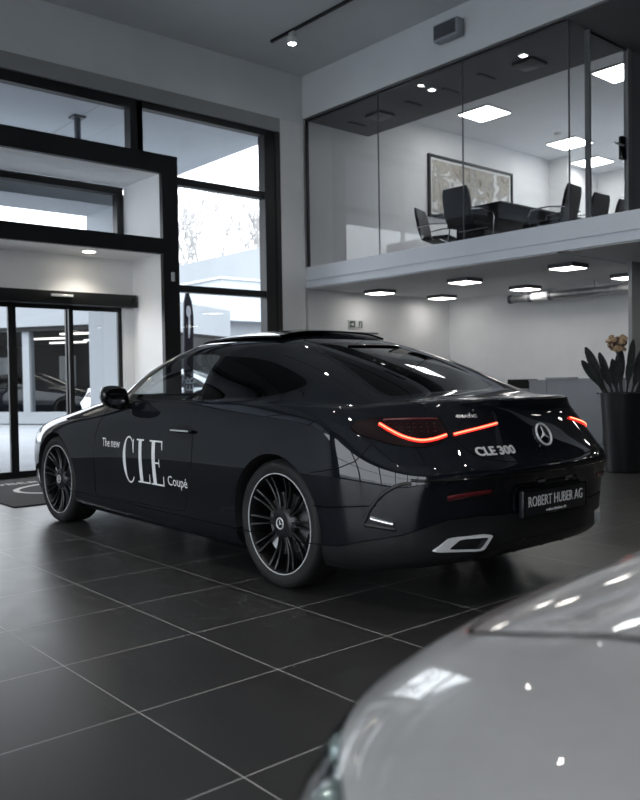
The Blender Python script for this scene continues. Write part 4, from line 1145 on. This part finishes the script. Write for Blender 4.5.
# planter with strelitzia-like leaves and a tan flower head
p = empty('potted_plant', (8.64, 4.80, 0)); tag(p, 'tall black planter with dark sword leaves and one tan bloom', 'plant')
b = MB(); b.lathe([(.0005, 0), (.18, 0), (.19, .01), (.238, .87), (.243, .895), (.23, .90), (.22, .86), (.0005, .84)], 'z', n=44); b.build('planter', M['pot'], p)
rnd = random.Random(11)
def blade(mb, base, tip, w, bend):
    base, tip = Vector(base), Vector(tip); n = 12; d = tip-base; side = d.cross(Vector((.67, .74, 0))).normalized()
    out = Vector((d.x, d.y, 0)); vs = []; fs = []
    for i in range(n+1):
        t = i/n; c = base+d*t+Vector((0, 0, bend*math.sin(PI*t)))*.5
        ww = w*(.22 if t < .38 else .22+.78*math.sin(PI*min(1, (t-.38)/.62))**.7*(1 if t < .97 else .3))
        nrm = side.cross(d).normalized()
        vs += [c-side*ww, c+nrm*ww*.35, c+side*ww, c+nrm*(ww*.35-.006)]
    for i in range(n):
        for q in range(4): fs.append((i*4+q, i*4+(q+1) % 4, i*4+4+(q+1) % 4, i*4+4+q))
    mb.add(vs, fs, True)
RV = Vector((.759, -.651, 0)); FV = Vector((.651, .759, 0))
for (a, h, f, w) in ((-.46, 1.27, .0, .036), (-.40, 1.42, .05, .040), (-.27, 1.22, -.1, .036), (-.22, 1.36, .12, .034), (-.05, 1.34, .0, .034), (.08, 1.30, -.06, .034), (.15, 1.50, .06, .032), (.24, 1.40, .0, .038), (.33, 1.46, -.08, .038), (.40, 1.30, .1, .036), (.50, 1.34, .0, .036), (-.10, 1.20, .1, .032), (.18, 1.22, -.1, .034), (-.34, 1.30, .1, .034), (-.15, 1.28, -.1, .034), (.02, 1.40, .1, .034), (.28, 1.26, .12, .034), (.46, 1.48, .05, .034), (-.30, 1.12, .12, .034), (.36, 1.14, -.12, .034)):
    mb = MB(); b0 = RV*(a*.34)+FV*(f*.4); b0.z = .80; t_ = RV*a+FV*f; t_.z = h; blade(mb, b0, t_, w*1.35, .04); mb.build('leaf', M['leaf'], p)
mb = MB(); mb.tube([(0, 0, .82), tuple(RV*-.03+Vector((0, 0, 1.15))), tuple(RV*-.06+Vector((0, 0, 1.40)))], .016, 8); mb.build('stem', M['leaf'], p)
fl_ = MB()
c0 = RV*-.05+Vector((0, 0, 1.46))
for i in range(60):
    a = rnd.uniform(0, 2*PI); b_ = rnd.uniform(-.9, 1.0); r = rnd.uniform(.06, .115)
    q = c0+Vector((math.cos(a)*math.cos(b_), math.sin(a)*math.cos(b_), math.sin(b_)))*r
    fl_.cur = 1 if rnd.random() < .22 else 0
    bm = bmesh.new(); bmesh.ops.create_icosphere(bm, subdivisions=1, radius=rnd.uniform(.022, .038))
    s3 = (rnd.uniform(.5, 1.3), rnd.uniform(.5, 1.3), rnd.uniform(.5, 1.2))
    for v in bm.verts: v.co = Vector((v.co.x*s3[0], v.co.y*s3[1], v.co.z*s3[2]))+q
    fl_.from_bm(bm, True)
fl_.build('flower_head', [M['bloom'], M['bloom_dark']], p)

# ------------------------------------------------------------------ office on the gallery
ZF = 2.835
for (x, y, lb) in ((11.22, 8.70, 'square white ceiling panel lamp before the picture'), (13.95, 8.80, 'square white ceiling panel lamp at the far office corner'), (11.3, 6.25, 'square white ceiling panel lamp cut by the dark wall'), (15.55, 9.28, 'square white panel lamp farthest back in the office')):
    square_lamp('panel_lamp', x, y, 5.55, .64, .03, M['lamp_white'], M['sign'], lb, None)
sd_ = MB(); sd_.lathe([(.0005, -.05), (.05, -.045), (.06, 0)], 'z', (13.24, 8.6, 5.55), 20); o = sd_.build('smoke_detector', M['sign']); tag(o, 'round white smoke detector beside the far panel lamp', 'smoke detector')
pc = empty('framed_picture', (12.225, YW-.02, 4.51)); tag(pc, 'large black framed relief picture on the office wall', 'picture')
b = MB(); W_, H_ = 1.225, .555
for a in ((-W_, W_, H_-.045, H_), (-W_, W_, -H_, -H_+.045), (-W_, -W_+.045, -H_+.045, H_-.045), (W_-.045, W_, -H_+.045, H_-.045)): b.box(a[0], a[1], -.03, .02, a[2], a[3])
b.build('frame', M['frame'], pc)
b = MB(); b.box(-W_+.04, W_-.04, -.004, .01, -H_+.04, H_-.04); b.build('mount', M['sign'], pc)
b = MB(); b.box(-W_+.10, W_-.10, -.008, -.003, -H_+.09, H_-.09); b.build('print', M['art'], pc)
tb = empty('office_table', (10.9, 7.75, ZF)); tag(tb, 'long black meeting table on the gallery', 'table')
b = MB(); b.box(-1.35, 1.35, -.62, .62, .715, .75, .004); b.build('table_top', M['table'], tb)
for x in (-.8, .8): b = MB(); b.box(x-.40, x+.40, -.28, .28, .0, .03); b.box(x-.42, x+.42, -.30, .30, .03, .715); b.build('pedestal', M['table'], tb)
def make_chair(x, y, rz, label, group=None):
    """cantilever chair facing +y when rz = 0"""
    t = empty('office_chair', (x, y, ZF), rz); tag(t, label, 'chair', 'black leather chairs around the gallery table')
    b = MB(); b.box(-.235, .235, -.22, .24, .42, .475, .02); b.build('seat', M['leather'], t)
    b = MB(); b.add(*slab_((-.23, -.22, .44), (.23, -.33, .95), .045, .02)); b.build('backrest', M['leather'], t)
    b = MB()
    for s in (-1, 1):
        b.tube([(s*.25, -.30, .62), (s*.255, -.05, .655), (s*.255, .22, .64), (s*.25, .26, .55), (s*.245, .22, .25), (s*.24, .20, .03), (s*.24, .14, .012), (s*.24, -.24, .012)], .011, 8)
    b.tube([(-.24, -.24, .012), (.24, -.24, .012)], .011, 8); b.tube([(-.25, .1, .41), (.25, .1, .41)], .010, 8)
    b.build('frame', M['chrome'], t); return t
make_chair(9.42, 7.60, -PI/2+.05, 'black leather chair with its back to the balcony, left end of the table')
make_chair(9.95, 8.62, PI+.35, 'black chair in profile by the left edge of the picture')
make_chair(10.30, 6.78, .12, 'black chair leaning back just left of the glass corner')
make_chair(11.18, 6.85, .0, 'black chair seen through the narrow glass panel')
make_chair(11.92, 6.85, -.05, 'black chair seen through the glass door')
# soffit fittings
for (x, y, lb) in ((8.89, 8.86, 'left'), (8.95, 6.22, 'right')):
    q = MB(); q.box(x-.16, x+.16, y-.16, y+.16, 5.055, 5.10, .01); o = q.build('air_cassette', M['frame_grey'] if lb == 'left' else M['frame']); tag(o, 'pale square air grille on the dark soffit near the white pier' if lb == 'left' else 'dark square air unit on the soffit with a small lamp beside it', 'air vent')
for (x, y, lb) in ((8.93, 8.21, 'short dark slot diffuser beside the pale air grille'), (8.95, 7.52, 'short dark slot diffuser beside the lit square spot'), (8.90, 6.87, 'short dark slot diffuser between lit spot and dark air unit'), (8.94, 9.42, 'short dark slot diffuser nearest the white pier')):
    q = MB(); q.box(x-.16, x+.16, y-.03, y+.03, 5.086, 5.10); o = q.build('slot_diffuser', M['frame']); tag(o, lb, 'air vent')
for (x, y, lb) in ((8.68, 7.63, 'small square lit spot on the dark soffit, left of the office corner'), (8.66, 6.11, 'small square lit spot beside the dark air unit')):
    square_lamp('soffit_spot', x, y, 5.10, .10, .02, M['lamp_white'], M['sign'], lb, None)

# ------------------------------------------------------------------ outside
gr = MB(); gr.add([(-40, YW+.3, -.03), (70, YW+.3, -.03), (70, 90, -.03), (-40, 90, -.03)], [(0, 1, 2, 3)])
struct('floor', gr, M['asphalt'])
gr = MB(); gr.add([(-60, -40, -.03), (XL-.2, -40, -.03), (XL-.2, YW+.3, -.03), (-60, YW+.3, -.03)], [(0, 1, 2, 3)]); struct('floor', gr, M['bounce_ground'])  # unseen ground, made pale to brighten the reflections in the coupe
bx('ceiling', M['opp_grey'], (XL, 4.99, YW+.3, 14.5, 4.80, 5.1), (5.0, 7.76, YW+.3, 14.5, 4.80, 5.1))
bx('wall_wing', M['opp_grey'], (5.10, 5.30, YW+.3, 10.95, 0, 3.62), (1.72, 1.92, YW+.3, 10.95, 0, 3.62), (1.72, 5.30, YW+.3, 10.95, 3.45, 3.62))
pp = MB(); pp.tube([(4.96, 10.86, 3.63), (4.96, 10.86, 4.80)], .045, 12); pp.box(4.87, 5.05, 10.77, 10.95, 4.775, 4.80); o = pp.build('canopy_post', M['frame_grey']); tag(o, 'dark steel post under the outside canopy above the entrance', 'post')
fg = empty('feather_flag', (7.50, 12.2, 0)); tag(fg, 'dark feather flag with white motif outside the window', 'flag')
b = MB(); b.tube([(-.09, 0, .0), (-.09, 0, 1.6), (-.07, 0, 2.45), (-.01, 0, 2.68)], .012, 8); b.lathe([(.0005, .03), (.18, .03), (.18, 0)], 'z', (-.09, 0, 0), 20); b.build('pole', M['frame_grey'], fg)
sh_ = [(-.085, .75), (.055, .80), (.085, 1.3), (.09, 2.2), (.075, 2.45), (.03, 2.64), (-.01, 2.69), (-.06, 2.5), (-.085, 2.2)]
def flag_pt(x, z, off=0): return (x*.76, off-x*.65+.02*math.sin(z*5), z)
b = MB(); vs = [flag_pt(x, z) for x, z in sh_]; b.add(vs, [tuple(range(len(vs)))]); o = thick(b.build('cloth', M['flag_dark'], fg), .006)
b = MB()
for (x, z, w_, h_) in ((.0, 2.30, .04, .10), (.01, 2.05, .018, .22), (.0, 1.72, .05, .05), (.02, 1.55, .03, .12)):
    vs = []
    for i in range(20):
        a = 2*PI*i/20; vs.append(flag_pt(x+w_*math.cos(a), z+h_*math.sin(a), -.012))
    b.add(vs, [tuple(range(20))])
vs, fs = fit_text('ERS', -.04, .30, -.060, .072)
b.add([flag_pt(-y, .98+x, -.012) for x, y in vs], fs); b.build('motif', M['flag_white'], fg, recalc=False)

# building across the yard, glazed ground floor with parked cars
rot = math.atan2(-.86, .51); ox, oy = 8.75, 21.4
ca, sa = math.cos(rot), math.sin(rot)
def L2W(s, d): return (ox+s*ca-d*sa, oy+s*sa+d*ca)
op = empty('showroom_building', (ox, oy, 0), rot); tag(op, 'white building across the yard with a glazed ground floor', 'building')
b = MB(); b.box(-14, 1.7, -.1, 8, 2.62, 3.55); b.build('fascia', M['opp_white'], op)
b = MB(); b.box(-14, 1.7, .12, .3, 0, .32); b.build('plinth', M['opp_white'], op)
b = MB(); b.box(-14, 1.7, 7.6, 8, 0, 2.62); b.box(1.5, 1.7, .3, 7.6, 0, 2.62); b.box(-14, 1.7, .3, 7.6, -.02, .0); b.build('back_wall', M['opp_dark'], op)
b = MB(); b.box(-14, 1.7, .0, 7.6, 2.50, 2.62); b.build('ceiling_deck', M['opp_dark'], op)
for s in (-9.0, -6.0, -3.0, -.75, 1.5): b = MB(); b.box(s-.11, s+.11, .10, .32, .32, 2.5); b.build('column', M['opp_white'], op)
b = MB(); b.add([(-14, .195, .32), (1.6, .195, .32), (1.6, .195, 2.5), (-14, .195, 2.5)], [(0, 1, 2, 3)]); b.build('glazing', M['opp_glass'], op)
for (s, d) in ((-4, 2), (-2.2, 3), (.3, 1.2), (-3.2, 5.4), (-1.2, 4.5)): b = MB(); b.box(s-.7, s+.7, d-.06, d+.06, 2.46, 2.498); b.build('tube_lamp', M['tube_glow'], op)
for (s, h) in ((-4.8, .8), (-.2, .9), (-7.6, .7)): b = MB(); b.box(s-.35, s+.35, 7.55, 7.6, .8, 2.1); b.build('back_window', M['sign'], op)
KEEP = ('body_shell', 'door', 'hood', 'boot_lid', 'rear_bumper', 'rear_valance', 'wheel', 'windshield', 'rear_window', 'window_trim', 'quarter_window', 'door_window', 'tail_light', 'side_sill', 'headlight', 'grille', 'wheel_arch_liner', 'underbody')
def park(s, d, a, paint, label, z=0):
    c = copy_car(coupe, paint, label, None, KEEP, glow=False); x, y = L2W(s, d); c.location = (x, y, z); c.rotation_euler = (0, 0, rot+a); return c
park(-3.3, 1.9, -PI/2+.08, M['paint'], 'dark car parked behind the glazing across the yard')
park(-6.2, 5.0, -PI/2-.1, M['silver_paint'], 'grey car deeper behind the glazing across the yard')
park(3.6, -1.6, -PI/2+.3, M['white_paint'], 'white car standing in the yard, partly hidden by the coupe bonnet', -.03)
# white block building with parapet further right
wb = empty('block_building', (17.5, 26, 0)); tag(wb, 'pale flat-roofed block building seen through the tall window', 'building')
b = MB(); b.box(0, 8.3, 0, 12, 3.38, 4.95); b.build('canopy_band', M['opp_grey'], wb)
b = MB(); b.box(8.5, 26, -4, 38, 0, 8.1); b.build('upper_storey', M['opp_white'], wb)
b = MB(); b.box(.6, 8.3, .6, 11.4, 0, 3.38); b.build('ground_floor', M['opp_white'], wb)
for x in (.9, 4.7): b = MB(); b.box(x, x+3.4, .55, .62, .9, 2.75); b.build('window_band', M['opp_dark'], wb)
b = MB(); b.box(-.1, 8.3, -.1, 12, 4.95, 5.02); b.build('roof_edge', M['sign'], wb)
# bare trees beyond
def tree(x, y, h, seed, label):
    rn = random.Random(seed); t = empty('bare_tree', (x, y, 0)); tag(t, label, 'tree', None)
    mb = MB()
    def br(p, d, L, r, dep):
        n = 3; pts = [p]; q = p.copy(); dd = d.copy()
        for i in range(n):
            dd = (dd+Vector((rn.uniform(-.18, .18), rn.uniform(-.18, .18), rn.uniform(-.05, .12)))).normalized(); q = q+dd*L/n; pts.append(q.copy())
        mb.tube(pts, [r*(1-.4*i/n) for i in range(n+1)], 5 if dep else 8, cap=False)
        if dep >= 5: return
        for i in range(rn.randint(2, 3) if dep else 4):
            a = rn.uniform(0, 2*PI); sp = rn.uniform(.35, .85); e = Vector((math.cos(a)*sp, math.sin(a)*sp, rn.uniform(.25, .8)))
            br(pts[rn.choice([2, 3])] if dep else pts[rn.choice([2, 3])], (dd*.7+e).normalized(), L*rn.uniform(.58, .8), r*.66, dep+1)
    br(Vector((0, 0, 0)), Vector((0, 0, 1)), h*.36, h*.013, 0)
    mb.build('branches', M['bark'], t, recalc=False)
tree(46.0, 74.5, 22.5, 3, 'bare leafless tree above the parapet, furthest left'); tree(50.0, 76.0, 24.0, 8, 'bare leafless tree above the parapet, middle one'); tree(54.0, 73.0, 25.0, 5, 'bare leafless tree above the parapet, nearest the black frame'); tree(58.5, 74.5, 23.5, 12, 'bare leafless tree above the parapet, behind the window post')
# ------------------------------------------------------------------ daylight, lamps, camera
w = bpy.data.worlds.new('overcast'); scene.world = w; w.use_nodes = True
nt = w.node_tree; nt.nodes.clear()
o_ = nt.nodes.new('ShaderNodeOutputWorld'); bg = nt.nodes.new('ShaderNodeBackground')
tc = nt.nodes.new('ShaderNodeTexCoord'); sx = nt.nodes.new('ShaderNodeSeparateXYZ'); rp = nt.nodes.new('ShaderNodeValToRGB')
rp.color_ramp.elements[0].position = .0; rp.color_ramp.elements[0].color = (.86, .89, .93, 1)
rp.color_ramp.elements[1].position = .6; rp.color_ramp.elements[1].color = (.93, .955, .985, 1)
nt.links.new(tc.outputs['Generated'], sx.inputs[0]); nt.links.new(sx.outputs['Z'], rp.inputs['Fac']); nt.links.new(rp.outputs['Color'], bg.inputs['Color'])
bg.inputs['Strength'].default_value = 2.6
nt.links.new(bg.outputs[0], o_.inputs['Surface'])

def portal(loc, rot, sx_, sy_):
    l = bpy.data.lights.new('sky_portal', 'AREA'); l.shape = 'RECTANGLE'; l.size = sx_; l.size_y = sy_
    l.cycles.is_portal = True
    o = bpy.data.objects.new('sky_portal', l); COL.objects.link(o); o.location = loc; o.rotation_euler = rot
portal((.1, YW+.25, 2.45), (-PI/2, 0, 0), 15.2, 4.8)
portal((XL-.15, 1.6, 2.3), (0, -PI/2, 0), 3.8, 14.4)
portal((XO+.05, 8.4, 4.3), (0, PI/2, 0), 1.1, .9)

def spot(loc, energy, size=1.5, blend=.6, col=(1, .96, .9), r=.05):
    l = bpy.data.lights.new('spot_light', 'SPOT'); l.energy = energy; l.spot_size = size; l.spot_blend = blend; l.color = col; l.shadow_soft_size = r
    o = bpy.data.objects.new('spot_light', l); COL.objects.link(o); o.location = loc
for x, ys in ((6.95, (8.55, 4.2, 1.6)), (-3.2, (-4.5, -2.4, -.3, 1.8, 3.9, 6.0)), (.4, (-4.5, -2.4, -.3, 1.8, 3.9, 6.0)), (3.7, (-4.5, -2.4, -.3, 1.8, 3.9, 6.0))):
    for y in ys: spot((x, y, ZC-.20), 50)

for x in (4.32, 2.70): spot((x, 9.22, 2.64), 16, 2.2, .8, (1, .92, .8), .06)
cam = bpy.data.cameras.new('camera'); co = bpy.data.objects.new('camera', cam); COL.objects.link(co)
f_, pit, yaw, roll = 818.3715, -.0261988, .7094742, -.01547802
fw = Vector((math.sin(yaw)*math.cos(pit), math.cos(yaw)*math.cos(pit), math.sin(pit))); ri = Vector((math.cos(yaw), -math.sin(yaw), 0)); up = ri.cross(fw)
# picture axes turned by the roll
r2 = ri*math.cos(roll)-up*math.sin(roll)*-1 if False else ri*math.cos(roll)+up*math.sin(roll)
u2 = -ri*math.sin(roll)+up*math.cos(roll)
Mx = Matrix(((r2.x, u2.x, -fw.x, 0), (r2.y, u2.y, -fw.y, 0), (r2.z, u2.z, -fw.z, 1.11), (0, 0, 0, 1)))
co.matrix_world = Mx
cam.sensor_fit = 'VERTICAL'; cam.sensor_height = 24; cam.sensor_width = 24*.8; cam.lens = f_/800*24
cam.clip_start = .05; cam.clip_end = 300
cam.dof.use_dof = True; cam.dof.focus_distance = 4.7; cam.dof.aperture_fstop = FSTOP
scene.camera = co
scene.view_settings.view_transform = 'Standard'; scene.view_settings.look = 'None'; scene.view_settings.gamma = 1; scene.view_settings.use_curve_mapping = False
scene.view_settings.exposure = EXPO
scene.cycles.use_denoising = True
scene.cycles.max_bounces = 10; scene.cycles.transparent_max_bounces = 16; scene.cycles.diffuse_bounces = 4; scene.cycles.glossy_bounces = 5
scene.cycles.sample_clamp_indirect = 6
